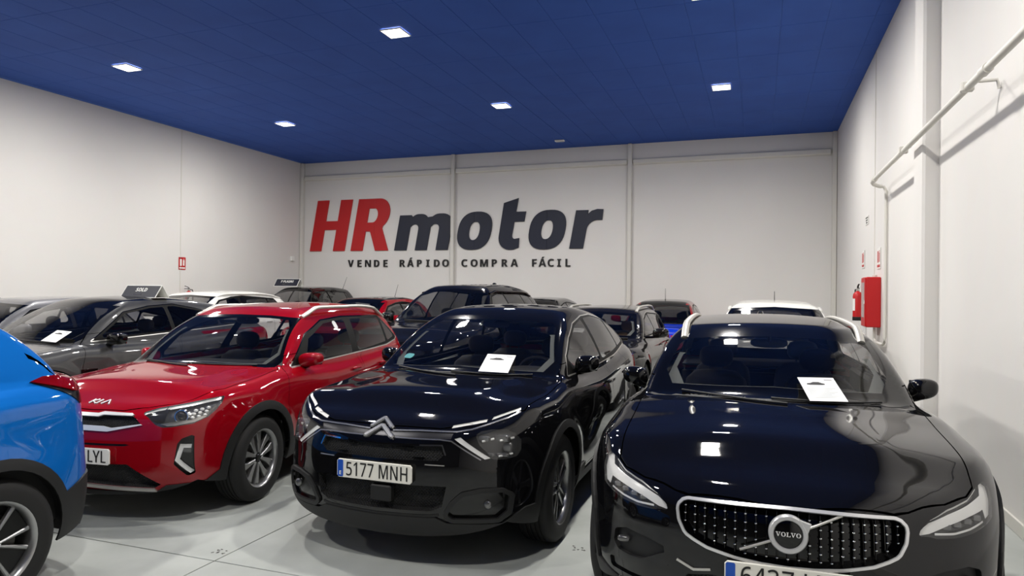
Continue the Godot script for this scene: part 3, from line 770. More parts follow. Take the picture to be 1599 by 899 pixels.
	middle("cladding", clad.lifted(0.010) if near else clad, M.plastic, root)
	if f.has("vent"): pair("fender_vent", carve(b, poly_of(f.vent, 90.0), 90.0, AABB(Vector3(0.3, 0, -3), Vector3(2, 2, 6)), 0.1).lifted(0.006), M.gloss_black, root, root)
	# bonnet and the black tray at the foot of the screen
	var hz: Array = f.get("bonnet", [0, zf - 0.09, 0.35, zf - 0.12, 0.55, zf - 0.22, 0.68, zf - 0.42, 0.72, zf - 0.7, 0.74, D.s0, 0.70, D.s0 - 0.14, 0.4, D.s0 - 0.01, 0, D.s0 + 0.05])
	var lim_h := AABB(Vector3(-0.1, 0.6, 0.5), Vector3(2, 2, 3))
	var tray := carve(b, symm(f.get("tray", [0, D.s0 + 0.05, 0.4, D.s0 - 0.01, 0.70, D.s0 - 0.14, cw * 0.93, D.s0 - 0.22, cw * 0.84, D.s0 - 0.33, 0.3, D.s0 - 0.2, 0, D.s0 - 0.15])), -1.0, AABB(Vector3(-0.1, hood_y - 0.12, 0.4), Vector3(0.82, 0.15, 2)), 0.1)
	middle("cowl_tray", tray, M.dark_plastic, root)
	var hd := carve(b, symm(hz), -1.0, lim_h, 0.22)
	var hd2 := carve(hd, grown(symm(hz), -0.006), -1.0)
	gaps.add(hd)
	var hood := middle("bonnet", hd2, f.get("bonnet_paint", paint), root)
	# doors, the panes in them
	var d0: float = f.get("door_front", D.s0 - 0.08)
	var d2: float = f.get("door_rear", -ax + 0.16)
	var owners: Array = []
	for r in [["front_door", zb - 0.005, d0, 0.0], ["rear_door", d2, zb - 0.005, 0.12]]:
		var q := poly_of([r[2], sill + 0.03, r[2] + 0.02, bt - 0.25, r[2] - 0.06, bt - 0.02, r[2] - 0.2, bt + 0.1, r[1], br + 0.12, r[1], bt - 0.2, r[1] + r[3] * 0.6, 0.55, r[1] + r[3] * 2.0, sill + 0.03], 90.0)
		if r[0] == "front_door": q = poly_of([r[2], sill + 0.03, r[2] + 0.02, bt - 0.25, r[2] - 0.06, bt - 0.02, r[2] - 0.2, bt + 0.1, r[1], br + 0.12, r[1], sill + 0.03], 90.0)
		var dr := carve(b, q, 90.0, AABB(Vector3(0.3, 0, -3), Vector3(2, 2, 6)), 0.15)
		var dr2 := carve(dr, grown(q, -0.005), 90.0)
		gaps.add(dr)
		owners.append(pair(r[0], dr2, paint, root, root))
	for i in panes.size():
		var g: Soup = panes[i]
		var pr: Array = owners[mini(i, 1)] if i < 2 else [root, root]
		pair("side_window" if i < 2 else "quarter_window", g, f.get("side_glass", M.side_glass) if i == 0 else f.get("back_glass", f.get("side_glass", M.side_glass)), pr[0], pr[1])
	# handles
	for i in 2:
		var hzp: float = [zb + 0.16, d2 + 0.16][i]
		var hp := sh.side(hzp, bt - f.get("handle_drop", 0.12))
		if hp == Vector3.INF: continue
		var hs := Soup.new().blob(Vector3.ZERO, Vector3(0.016, 0.014, 0.085), 3.0, 12, 8, Transform3D(Basis.IDENTITY, hp + Vector3(0.018, 0, 0)))
		pair("door_handle", hs, f.get("handle", paint), owners[i][0], owners[i][1])
	# fuel flap side seam left out; tailgate
	var tg := symm([0, 0.52, 0.52, 0.52, 0.62, 0.8, cw * 0.86, br + 0.02, cw * 0.76, D.rr - 0.06, 0, D.rr - 0.03])
	var gate := carve(b, tg, 180.0, AABB(Vector3(-0.1, 0.3, -4), Vector3(2, 2, 3.4)), 0.1)
	var gate2 := carve(gate, grown(tg, -0.006), 180.0)
	gaps.add(gate)
	var tail := middle("tailgate", gate2, f.get("gate_paint", paint), root)
	middle("rear_window", rg, M.tint, tail if tail else root)
	# roof
	var rf := symm([0, D.s1 + 0.12, cw * 0.62, D.s1 + 0.10, cw * 0.66, D.s1 - 0.3, cw * 0.66, D.r1 + 0.3, cw * 0.6, D.r1 + 0.06, 0, D.r1 + 0.02])
	var roof := carve(b, rf, -1.0, AABB(Vector3(-0.1, D.rr - 0.2, -4), Vector3(2, 2, 5)), 0.5)
	middle("roof", roof, f.get("roof_paint", paint), root)
	middle("panel_gaps", gaps, M.seam, root)
	# lining: the inside of roof and pillars
	var lin := Soup.new()
	for s in [roof, b]:
		for i in range(0, s.p.size(), 3):
			if minf(s.p[i].y, minf(s.p[i + 1].y, s.p[i + 2].y)) > bt + 0.03 and s.p[i].z < D.s0 and s.p[i].z > zr + 0.15:
				for k in 3:
					lin.p.append(s.p[i + k] - s.n[i + k] * 0.018)
					lin.n.append(s.n[i + k])
	middle("headlining", lin, f.get("lining", M.lining), root)
	middle("body", b, paint, root)
	# underside
	var un := Soup.new().box(Vector3(0, 0.235, (zf + zr) * 0.5), Vector3(D.w * 2 - 0.75, 0.09, zf - zr - 0.55), 0.02)
	un.box(Vector3(0, 0.25, 0), Vector3(D.w * 2 - 0.16, 0.06, D.wb - 2 * ra - 0.12), 0.02)
	part("underbody", un, M.well, root)
	cabin(f, D, root, near)
	# wheels
	for s in [1.0, -1.0]:
		for k in [1.0, -1.0]:
			make_wheel(root, Vector3(k * (D.w - 0.115), wr, s * ax), k > 0, wr, f.get("rim", wr * 0.66), f.get("wheel", "plain"), near)
	mirrors(f, sh, D, root)
	rails(f, sh, root, near)
	wipers(f, sh, D, root)
	if f.has("plate"): plate(f, sh, root)
	for k in f.get("stickers", []):   # position, direction looked from, half width, half height, colour
		var sp := sh.hit(k[0] + k[1] * 0.5, -k[1])
		if sp == Vector3.INF: continue
		part("window_sticker", Soup.new().prism(rounded(poly_of([-k[2], -k[3], k[2], -k[3], k[2], k[3], -k[2], k[3]]), minf(k[2], k[3]) * 0.5), 0.002, 0.0, facing(sp + sh.normal(sp) * 0.001, sh.normal(sp))), mat(k[4], 0.4), root)
	if f.has("aerial"):
		var p: Vector3 = sh.above(f.aerial[0], f.aerial[1])
		if f.aerial[2] > 0.0:
			var as_ := Soup.new().tube([p, p + Vector3(0, 0.03, -0.01), p + Vector3(0, f.aerial[2] * 0.85, -f.aerial[3])], 0.006, 0.006, 6, Vector3.BACK, [2.0, 1.0, 0.6])
			part("aerial", as_, M.dark_plastic, root)
		else:
			part("aerial_fin", Soup.new().blob(p + Vector3(0, 0.02, 0), Vector3(0.03, 0.04, 0.09), 2.2, 12, 8), M.gloss_black, root)
	return root

func cabin(f: Dictionary, D: Dictionary, root: Node3D, near: bool) -> void:
	var hood_y: float = D.hood
	var cw: float = D.cw
	var s0: float = D.s0
	var c: Material = f.get("seat_cloth", M.seat)
	var dash := Soup.new().blob(Vector3(0, hood_y - 0.19, s0 - 0.50), Vector3(cw - 0.08, 0.165, 0.36), 4.5, 28, 10)
	dash.blob(Vector3(0.36, hood_y - 0.045, s0 - 0.62), Vector3(0.19, 0.045, 0.12), 3.0, 16, 8)
	part("dashboard", dash, M.cabin, root)
	var sw := Soup.new()
	var ring: Array = []
	for i in 25: ring.append(Vector3(cos(TAU * i / 24) * 0.18, sin(TAU * i / 24) * 0.18, 0))
	var tf := Transform3D(Basis(Vector3.RIGHT, 0.45), Vector3(0.36, hood_y - 0.11, s0 - 0.92))
	sw.add(Soup.new().tube(ring, 0.016, 0.016, 8, Vector3.BACK), tf)
	sw.add(Soup.new().blob(Vector3.ZERO, Vector3(0.07, 0.055, 0.025), 3.0, 12, 8), tf)
	sw.add(Soup.new().box(Vector3(0, 0, 0), Vector3(0.34, 0.03, 0.016), 0.004), tf)
	sw.add(Soup.new().box(Vector3(0, -0.09, 0), Vector3(0.03, 0.16, 0.016), 0.004), tf)
	part("steering_wheel", sw, M.cabin, root)
	for row in 2:
		for x in ([0.36, -0.36] if row == 0 else [0.33, -0.33]):
			var z: float = [-0.12, -1.0][row]
			var top: float = D.belt + 0.02
			var lean := func(w: Vector3) -> Vector3: return w + Vector3(0, 0, -w.y * 0.30)
			var st := Soup.new().blob(Vector3(x, 0.50, z + 0.26), Vector3(0.24, 0.09, 0.27), 4.0, 16, 8)
			st.blob(Vector3(x, 0.55 + (top - 0.55) * 0.5, z - 0.06), Vector3(0.235, (top - 0.50) * 0.5, 0.085), 4.0, 16, 10, Transform3D.IDENTITY, lean)
			var o := part("seat", st, c, root)
			part("headrest", Soup.new().blob(Vector3(x, top + 0.12, z - 0.20), Vector3(0.125, 0.085, 0.05), 3.0, 14, 8).tube([Vector3(x - 0.05, top - 0.03, z - 0.16), Vector3(x - 0.05, top + 0.1, z - 0.2)], 0.007).tube([Vector3(x + 0.05, top - 0.03, z - 0.16), Vector3(x + 0.05, top + 0.1, z - 0.2)], 0.007), c, o)
	var cards := Soup.new()
	cards.box(Vector3(D.w - 0.13, (0.3 + D.belt) * 0.5, -0.45), Vector3(0.05, D.belt - 0.36, 2.5), 0.02)
	pair("door_card", cards, M.cabin, root, root)
	var fl := Soup.new().box(Vector3(0, 0.31, -0.4), Vector3(D.w * 2 - 0.3, 0.05, 2.6), 0.01)
	fl.box(Vector3(0, 0.6, s0 - 0.18), Vector3(D.w * 2 - 0.4, 0.62, 0.04), 0.01)
	fl.box(Vector3(0, 0.6, -1.42), Vector3(D.w * 2 - 0.45, 0.6, 0.04), 0.01)
	fl.box(Vector3(0, D.belt - 0.04, -1.42 + (D.zr + 1.7) * 0.5), Vector3(cw * 2 - 0.2, 0.02, absf(D.zr + 1.7)), 0.005)
	part("cabin_floor", fl, M.cabin, root)
	if near:
		part("rear_view_mirror", Soup.new().blob(Vector3(0, D.h - 0.16, D.s1 + 0.02), Vector3(0.12, 0.035, 0.02), 3.0, 14, 8).tube([Vector3(0, D.h - 0.15, D.s1 + 0.03), Vector3(0, D.h - 0.09, D.s1 + 0.07)], 0.012), M.dark_plastic, root)

func mirrors(f: Dictionary, sh: Shape, D: Dictionary, root: Node3D) -> void:
	var m: Array = f.get("mirror", [D.s0 - 0.42, D.belt + 0.09])
	var w: Array = f.get("mirror_size", [0.115, 0.080, 0.075])
	var base := sh.side(m[0] + 0.02, m[1] - 0.07)
	var x: float = f.get("mirror_x", D.w + 0.075)
	var bend := func(v: Vector3) -> Vector3:   # flat back, rounded nose, thinner towards the outer end
		var k: float = 1.0 - 0.22 * (v.x / w[0] * 0.5 + 0.5)
		return Vector3(v.x, v.y * k + 0.01 * v.x / w[0], (v.z if v.z > 0.0 else v.z * 0.45) * k - v.x * 0.18)
	var hs := Soup.new().blob(Vector3(x, m[1], m[0]), Vector3(w[0], w[1], w[2]), 2.8, 28, 16, Transform3D.IDENTITY, bend)
	var o := pair("wing_mirror", hs, f.get("mirror_paint", f.paint), root, root)
	var gl := Soup.new().box(Vector3(x, m[1], m[0] - w[2] * 0.46), Vector3(w[0] * 1.6, w[1] * 1.4, 0.006), 0.002)
	pair("mirror_glass", gl, M.mirror, o[0], o[1])
	var arm := Soup.new().tube([base - Vector3(0.03, 0, 0), Vector3(lerpf(base.x, x, 0.45), m[1] - w[1] * 0.82, m[0] + 0.01), Vector3(x - 0.01, m[1] - w[1] * 0.66, m[0] + 0.01)], 0.028, 0.018, 10, Vector3.UP)
	pair("mirror_arm", arm, f.get("arm_paint", M.gloss_black), o[0], o[1])

func rails(f: Dictionary, sh: Shape, root: Node3D, near: bool) -> void:
	if not f.has("rails"): return
	var r: Array = f.rails   # x, z front, z rear, height of the bar over the roof
	var pts: Array = []
	var n := 22
	for i in n + 1:
		var t := float(i) / n
		var z: float = lerpf(r[1], r[2], t)
		var x: float = r[0] - 0.03 * absf(t - 0.45)
		var p := sh.above(x, z)
		var e: float = minf(t, 1.0 - t) * (r[1] - r[2])
		pts.append(p + Vector3(0, r[3] * smoothstep(0.0, f.get("rail_ramp", 0.30), e) - 0.004, 0))
	var s := Soup.new().tube(pts, f.get("rail_w", 0.024), 0.018, 10)
	pair("roof_rail", s, f.get("rail_paint", M.rail), root, root)

func wipers(f: Dictionary, sh: Shape, D: Dictionary, root: Node3D) -> void:
	for w in f.get("wipers", [[0.56, -0.02, 0.012], [0.06, -0.52, 0.012]]):
		var pts: Array = []
		for i in 9:
			var x: float = lerpf(w[0], w[1], i / 8.0)
			var p := sh.hit(Vector3(x, D.hood + f.get("wiper_y", -0.004) + w[2] * i / 8.0, D.s0 + 0.6), Vector3(0, 0, -1))
			if p == Vector3.INF: p = Vector3(x, D.hood, D.s0)
			pts.append(p + Vector3(0, 0.006, 0.012))
		part("wiper", Soup.new().tube(pts, 0.008, 0.006, 6), M.dark_plastic, root)

func plate(f: Dictionary, sh: Shape, root: Node3D) -> void:
	var y: float = f.plate[0]
	var text: String = f.plate[1]
	var p := sh.front(0, y)
	var t := facing(p + Vector3(0, 0, f.get("plate_out", 0.012)), Vector3(0, f.get("plate_tilt", 0.0), 1)) * Transform3D(Basis.from_scale(Vector3(0.94, 0.97, 1)), Vector3.ZERO)
	var s := Soup.new().prism(rounded(poly_of([-0.26, -0.055, 0.26, -0.055, 0.26, 0.055, -0.26, 0.055]), 0.012), 0.010, 0.002, t)
	s.box(Vector3(0, 0, -0.02), Vector3(0.40, 0.09, 0.05), 0.004, t)
	var o := part("number_plate", s, M.plate, root)
	part("country_band", Soup.new().prism(rounded(poly_of([-0.255, -0.05, -0.215, -0.05, -0.215, 0.05, -0.255, 0.05]), 0.005), 0.0112, 0.0, t), M.plate_blue, o)
	part("country_letter", Soup.new().add(letters("E", 0.022, 0.002, true), t * Transform3D(Basis.IDENTITY, Vector3(-0.235, -0.028, 0.0118))), M.white, o)
	var ch := letters(text, 0.080, 0.003)
	var x0 := 9.0
	var x1 := -9.0
	for q in ch.p:
		x0 = minf(x0, q.x)
		x1 = maxf(x1, q.x)
	for i in ch.p.size(): ch.p[i].x = (ch.p[i].x - (x0 + x1) * 0.5) * 0.425 / (x1 - x0)
	part("plate_characters", Soup.new().add(ch, t * Transform3D(Basis.IDENTITY, Vector3(0.02, 0.0, 0.0112))), M.ink, o)

# a raised or sunk piece of skin cut out as seen from the nose
func inlay(b: Soup, q: PackedVector2Array, off: float, view := 0.0, lim := AABB(Vector3(-0.1, 0, 0.6), Vector3(3, 2, 3))) -> Soup:
	return carve(b, q, view, lim, 0.02).lifted(off)

func face(f: Dictionary, sh: Shape, b: Soup, root: Node3D) -> void:
	var D: Dictionary = f.design
	var ny: float = D.nose_y
	var lim := AABB(Vector3(-0.1, 0, 0.6), Vector3(3, 2, 3))
	match f.get("face", ""):
		"estate": face_estate(f, sh, b, root)
		"fastback": face_fastback(f, sh, b, root)
		"red": face_red(f, sh, b, root)
		_:
			var w: float = D.w
			var hl := carve(b, rounded(poly_of([0.52, ny - 0.10, w * 0.92, ny - 0.05, w * 0.93, ny - 0.15, 0.62, ny - 0.20]), 0.02), 0.0, lim)
			var o := pair("headlight", hl.lifted(-0.025), M.lamp_grey, root, root)
			pair("headlight_lens", hl, M.lens, o[0], o[1])
			middle("grille", inlay(b, symm([0, ny - 0.08, 0.42, ny - 0.09, 0.46, ny - 0.14, 0.38, ny - 0.24, 0, ny - 0.25]), -0.03), M.weave, root)
			middle("lower_intake", inlay(b, symm([0, 0.42, 0.5, 0.42, 0.6, 0.3, 0.5, 0.25, 0, 0.25]), -0.03), M.weave, root)
			part("badge", Soup.new().lathe([Vector2(0, 0.012), Vector2(0.045, 0.010), Vector2(0.05, 0.0)], 20, facing(sh.front(0, ny - 0.16) + Vector3(0, 0, -0.005), Vector3.BACK) * Transform3D(Basis(Vector3.RIGHT, PI / 2), Vector3.ZERO)), M.chrome, root)
	# tail lamps
	var tl: PackedVector2Array = f.tail_lamp if f.has("tail_lamp") else rounded(poly_of([-0.92, sh.RZ.at(0.9) * 0 + D.get("belt_r", D.belt) - 0.02, -0.5, D.get("belt_r", D.belt) - 0.04, -0.52, D.get("belt_r", D.belt) - 0.16, -0.92, D.get("belt_r", D.belt) - 0.18]), 0.02)
	var tv: float = f.get("tail_view", 180.0)
	var t := carve(b, tl, tv, AABB(Vector3(0.2, 0.4, -4), Vector3(2, 2, 3.2)), 0.02)
	if f.has("tail_view"):
		var low := carve(t, f.tail_dark, tv)
		var o := pair("tail_lamp", t.lifted(0.012), M.red_lens, root, root)
		pair("tail_lamp_base", low.lifted(0.006), M.lamp_dark, o[0], o[1])
	else:
		pair("tail_lamp", t, M.red_lens, root, root)

func face_estate(f: Dictionary, sh: Shape, b: Soup, root: Node3D) -> void:
	var lim := AABB(Vector3(-0.1, 0, 0.6), Vector3(3, 2, 3))
	# grille
	var go := symm([0, 0.742, 0.40, 0.735, 0.436, 0.722, 0.448, 0.69, 0.440, 0.64, 0.412, 0.588, 0.37, 0.566, 0.317, 0.545, 0.2, 0.523, 0.1, 0.514, 0, 0.512], 0.03)
	var gi := grown(go, -0.011)
	var fr := carve(b, go, 0.0, lim)
	var gr := carve(fr, gi, 0.0)
	middle("grille_frame", fr.lifted(0.009), M.badge, root)
	var floor_ := gr.lifted(-0.045, false)
	var g := middle("grille", gr.lifted(-0.045), M.gloss_black, root)
	var slats := Soup.new()
	var studs := Soup.new()
	var n := 0
	for i in 21:
		var x := -0.41 + i * 0.041
		var yt := 0.0
		var yb := 2.0
		for s in 60:
			var y := 0.5 + s * 0.0045
			if Geometry2D.is_point_in_polygon(Vector2(x, y), grown(gi, -0.012)):
				yt = maxf(yt, y)
				yb = minf(yb, y)
		if yt <= yb: continue
		var pts: Array = []
		for k in 7:
			var y: float = lerpf(yb - 0.006, yt + 0.006, k / 6.0)
			pts.append(sh.front(x, y) + Vector3(0, 0, -0.030))
		slats.tube(pts, 0.004, 0.010, 6, Vector3.BACK)
		var rows := 6
		for k in rows:
			var y := 0.545 + k * 0.031 + (0.0 if i % 2 == 0 else 0.0)
			if y < yb or y > yt: continue
			if Vector2(x, y - 0.649).length() < 0.085: continue
			studs.blob(sh.front(x, y) + Vector3(0, 0, -0.016), Vector3(0.0055, 0.0036, 0.004), 2.5, 8, 6)
			n += 1
	part("grille_slats", slats, M.gloss_black, g).set_meta("kind", "stuff")
	part("grille_studs", studs, M.chrome, g).set_meta("kind", "stuff")
	# diagonal bar and round badge
	var bar: Array = []
	for k in 9:
		var t := k / 8.0
		bar.append(sh.front(lerpf(-0.185, 0.205, t), lerpf(0.562, 0.728, t)) + Vector3(0, 0, -0.006))
	part("badge_bar", Soup.new().tube(bar, 0.006, 0.006, 8, Vector3.BACK), M.satin, g)
	var t := facing(sh.front(0, 0.649) + Vector3(0, 0, 0.004), Vector3(0, 0.12, 1))
	var lie := t * Transform3D(Basis(Vector3.RIGHT, PI / 2), Vector3.ZERO)
	var ring := Soup.new().lathe([Vector2(0.054, -0.02), Vector2(0.055, 0.012), Vector2(0.058, 0.017), Vector2(0.071, 0.017), Vector2(0.075, 0.012), Vector2(0.076, -0.02)], 48, lie)
	ring.prism(poly_of([0.040, 0.064, 0.086, 0.050, 0.070, 0.004, 0.060, 0.028]), 0.019, 0.003, t)
	var e := part("badge_ring", ring, M.badge, root)
	part("badge_disc", Soup.new().lathe([Vector2(0.0, 0.010), Vector2(0.050, 0.010), Vector2(0.056, 0.006), Vector2(0.056, -0.02)], 40, lie), M.gloss_black, e)
	part("badge_lettering", Soup.new().add(letters("VOLVO", 0.0165, 0.004, true, "Droid Serif", 1.15), t * Transform3D(Basis.IDENTITY, Vector3(0, 0, 0.012))), M.lamp_white, e)
	# headlights: a lying hammer of white light guide
	var hp := rounded(poly_of([0.484, 0.668, 0.492, 0.69, 0.525, 0.722, 0.607, 0.760, 0.70, 0.785, 0.755, 0.822, 0.79, 0.832, 0.818, 0.81, 0.826, 0.76, 0.812, 0.70, 0.775, 0.684, 0.70, 0.664, 0.63, 0.656, 0.557, 0.658, 0.517, 0.668]), 0.006)
	var hl := carve(b, hp, 0.0, lim)
	var o := pair("headlight", hl.lifted(-0.03), M.lamp_dark, root, root)
	var inner := Soup.new()
	inner.p = hl.p.duplicate()
	inner.n = hl.n.duplicate()
	for i in inner.p.size(): inner.p[i] -= inner.n[i] * 0.012
	var drl := carve(inner, poly_of([0.486, 0.668, 0.492, 0.688, 0.53, 0.712, 0.607, 0.738, 0.70, 0.762, 0.765, 0.785, 0.772, 0.818, 0.79, 0.826, 0.812, 0.806, 0.818, 0.755, 0.806, 0.706, 0.78, 0.698, 0.77, 0.735, 0.70, 0.722, 0.60, 0.698, 0.53, 0.674]), 0.0)
	var edge := carve(inner, band([0.55, 0.672, 0.63, 0.668, 0.70, 0.676, 0.765, 0.692], 0.008), 0.0)
	edge.add(carve(inner, band([0.535, 0.723, 0.607, 0.752, 0.70, 0.777, 0.75, 0.81], 0.006), 0.0))
	pair("light_guide", drl.lifted(-0.001, false), M.lamp_white, o[0], o[1])
	pair("chrome_edge", edge.lifted(-0.001, false), M.lamp_white, o[0], o[1])
	var cubes := Soup.new()
	for k in 4: cubes.box(sh.front(0.60 + k * 0.045, 0.690 + k * 0.006) + Vector3(0, 0, -0.035), Vector3(0.034, 0.026, 0.03), 0.006)
	pair("lamp_cells", cubes, M.lamp_grey, o[0], o[1])
	pair("headlight_lens", hl, M.lens, o[0], o[1])
	# fog lamp pockets, lower intake and trims
	var fp := rounded(poly_of([0.46, 0.505, 0.588, 0.535, 0.68, 0.543, 0.738, 0.520, 0.745, 0.46, 0.72, 0.430, 0.66, 0.425, 0.60, 0.43, 0.53, 0.47]), 0.015)
	pair("fog_lamp_pocket", inlay(b, fp, -0.022), M.dark_plastic, root, root)
	var fo := sh.front(0.695, 0.488)
	pair("fog_lamp", Soup.new().blob(fo + Vector3(-0.004, 0, 0.0), Vector3(0.030, 0.014, 0.016), 3.0, 14, 8), M.lamp_grey, root, root)
	pair("bumper_trim", inlay(b, band([0.30, 0.462, 0.37, 0.448, 0.44, 0.475], 0.010), 0.008), M.satin, root, root)
	pair("bumper_blade", inlay(b, rounded(poly_of([0.45, 0.452, 0.52, 0.42, 0.66, 0.395, 0.77, 0.38, 0.76, 0.33, 0.60, 0.33, 0.44, 0.36]), 0.01), -0.012), M.gloss_black, root, root)
	middle("lower_intake", inlay(b, rounded(symm([0, 0.44, 0.30, 0.44, 0.40, 0.42, 0.42, 0.36, 0.36, 0.28, 0, 0.27]), 0.01), -0.04), M.weave, root)

func face_fastback(f: Dictionary, sh: Shape, b: Soup, root: Node3D) -> void:
	var lim := AABB(Vector3(-0.1, 0, 0.6), Vector3(3, 2, 3))
	# double chevron badge
	var ct := facing(sh.front(0, 0.815) + Vector3(0, 0.0, 0.0), Vector3(0, 0.85, 1))
	for q in [[0, 0.062, 0.012, 0.060, 0.080, 0.000, 0.076, -0.016, 0.058, -0.014, 0, 0.036], [0, 0.014, 0.014, 0.012, 0.100, -0.062, 0.094, -0.080, 0.072, -0.076, 0, -0.014]]:
		part("chevron", Soup.new().prism(symm(q), 0.022, 0.006, ct * Transform3D(Basis.IDENTITY, Vector3(0, 0, -0.006))), M.line_chrome, root)
	# light bars and chrome lines that run out of the badge
	var up := carve(b, band([0.075, 0.799, 0.25, 0.806, 0.36, 0.806, 0.456, 0.806, 0.535, 0.819, 0.606, 0.841, 0.697, 0.872, 0.75, 0.898], 0.007), 0.0, lim)
	var lo := carve(b, band([0.10, 0.764, 0.37, 0.764, 0.436, 0.758, 0.52, 0.706, 0.60, 0.656], 0.007), 0.0, lim)
	pair("chrome_line", up.lifted(0.004), M.line_chrome, root, root)
	pair("chrome_line", lo.lifted(0.004), M.line_chrome, root, root)
	middle("nose_band", inlay(b, symm([0, 0.795, 0.25, 0.801, 0.44, 0.800, 0.43, 0.768, 0, 0.768]), -0.004), M.nose_band, root)
	for q in [poly_of([0.421, 0.824, 0.421, 0.836, 0.588, 0.864, 0.591, 0.853]), poly_of([0.612, 0.861, 0.612, 0.873, 0.742, 0.921, 0.745, 0.910])]:
		pair("light_bar", inlay(b, q, -0.004), M.lamp_white, root, root)
	pair("light_bar", inlay(b, poly_of([0.450, 0.770, 0.482, 0.779, 0.648, 0.664, 0.620, 0.658]), -0.004), M.lamp_white, root, root)
	# headlight cluster
	var hl := carve(b, rounded(poly_of([0.560, 0.791, 0.583, 0.810, 0.634, 0.819, 0.709, 0.815, 0.755, 0.790, 0.781, 0.750, 0.784, 0.70, 0.770, 0.664, 0.714, 0.651, 0.65, 0.657, 0.628, 0.696, 0.588, 0.735]), 0.012), 0.0, lim)
	var o := pair("headlight", hl.lifted(-0.04), M.lamp_dark, root, root)
	var cells := Soup.new()
	for c in [[0.612, 0.775, 0.045, 0.022], [0.705, 0.770, 0.055, 0.028], [0.735, 0.715, 0.036, 0.035], [0.712, 0.676, 0.05, 0.014], [0.655, 0.683, 0.03, 0.012]]:
		var p := sh.front(c[0], c[1])
		cells.blob(p - sh.normal(p) * 0.034, Vector3(c[2] * 0.9, c[3] * 0.9, 0.02), 4.0, 12, 8)
	pair("reflectors", cells, M.lamp_grey, o[0], o[1])
	var strips := Soup.new()
	for c in [[0.60, 0.757, 0.66, 0.770], [0.69, 0.756, 0.755, 0.768], [0.69, 0.668, 0.755, 0.678]]:
		var p := sh.front(c[0], c[1])
		var q := sh.front(c[2], c[3])
		strips.tube([p - sh.normal(p) * 0.018, q - sh.normal(q) * 0.018], 0.006)
	pair("chrome_edge", strips, M.lamp_white, o[0], o[1])
	pair("headlight_lens", hl, M.lens, o[0], o[1])
	# grille slot, intake, radar, fog lamp pods
	middle("upper_grille", inlay(b, symm([0, 0.722, 0.385, 0.728, 0.404, 0.682, 0.37, 0.650, 0, 0.645]), -0.022), M.weave, root)
	pair("grille_trim", inlay(b, band([0.26, 0.731, 0.388, 0.734, 0.412, 0.680], 0.008), 0.006), M.chrome, root, root)
	pair("bumper_trim", inlay(b, band([0.30, 0.627, 0.41, 0.624], 0.006), 0.004), M.satin, root, root)
	middle("lower_intake", inlay(b, symm([0, 0.508, 0.425, 0.508, 0.40, 0.392, 0.34, 0.366, 0, 0.360]), -0.045), M.weave, root)
	part("radar_cover", Soup.new().box(sh.front(0.04, 0.45) + Vector3(0, 0, -0.014), Vector3(0.135, 0.092, 0.05), 0.008), M.dark_plastic, root)
	var fq := rounded(poly_of([0.400, 0.345, 0.445, 0.422, 0.505, 0.478, 0.601, 0.498, 0.712, 0.494, 0.762, 0.456, 0.748, 0.352, 0.690, 0.298, 0.445, 0.305]), 0.02)
	var fs := carve(b, fq, 0.0, lim)
	var fi := carve(fs, grown(fq, -0.024), 0.0)
	pair("fog_lamp_frame", fs.lifted(0.014), M.plastic, root, root)
	var fp := pair("fog_lamp_pod", fi.lifted(-0.012), M.gloss_black, root, root)
	pair("fog_lamp", Soup.new().blob(sh.front(0.638, 0.402) + Vector3(0, 0, -0.006), Vector3(0.026, 0.026, 0.014), 2.0, 14, 10), M.lamp_grey, fp[0], fp[1])
	middle("lip_trim", inlay(b, band([-0.01, 0.330, 0.33, 0.336, 0.38, 0.345], 0.014), 0.004), M.plastic, root)

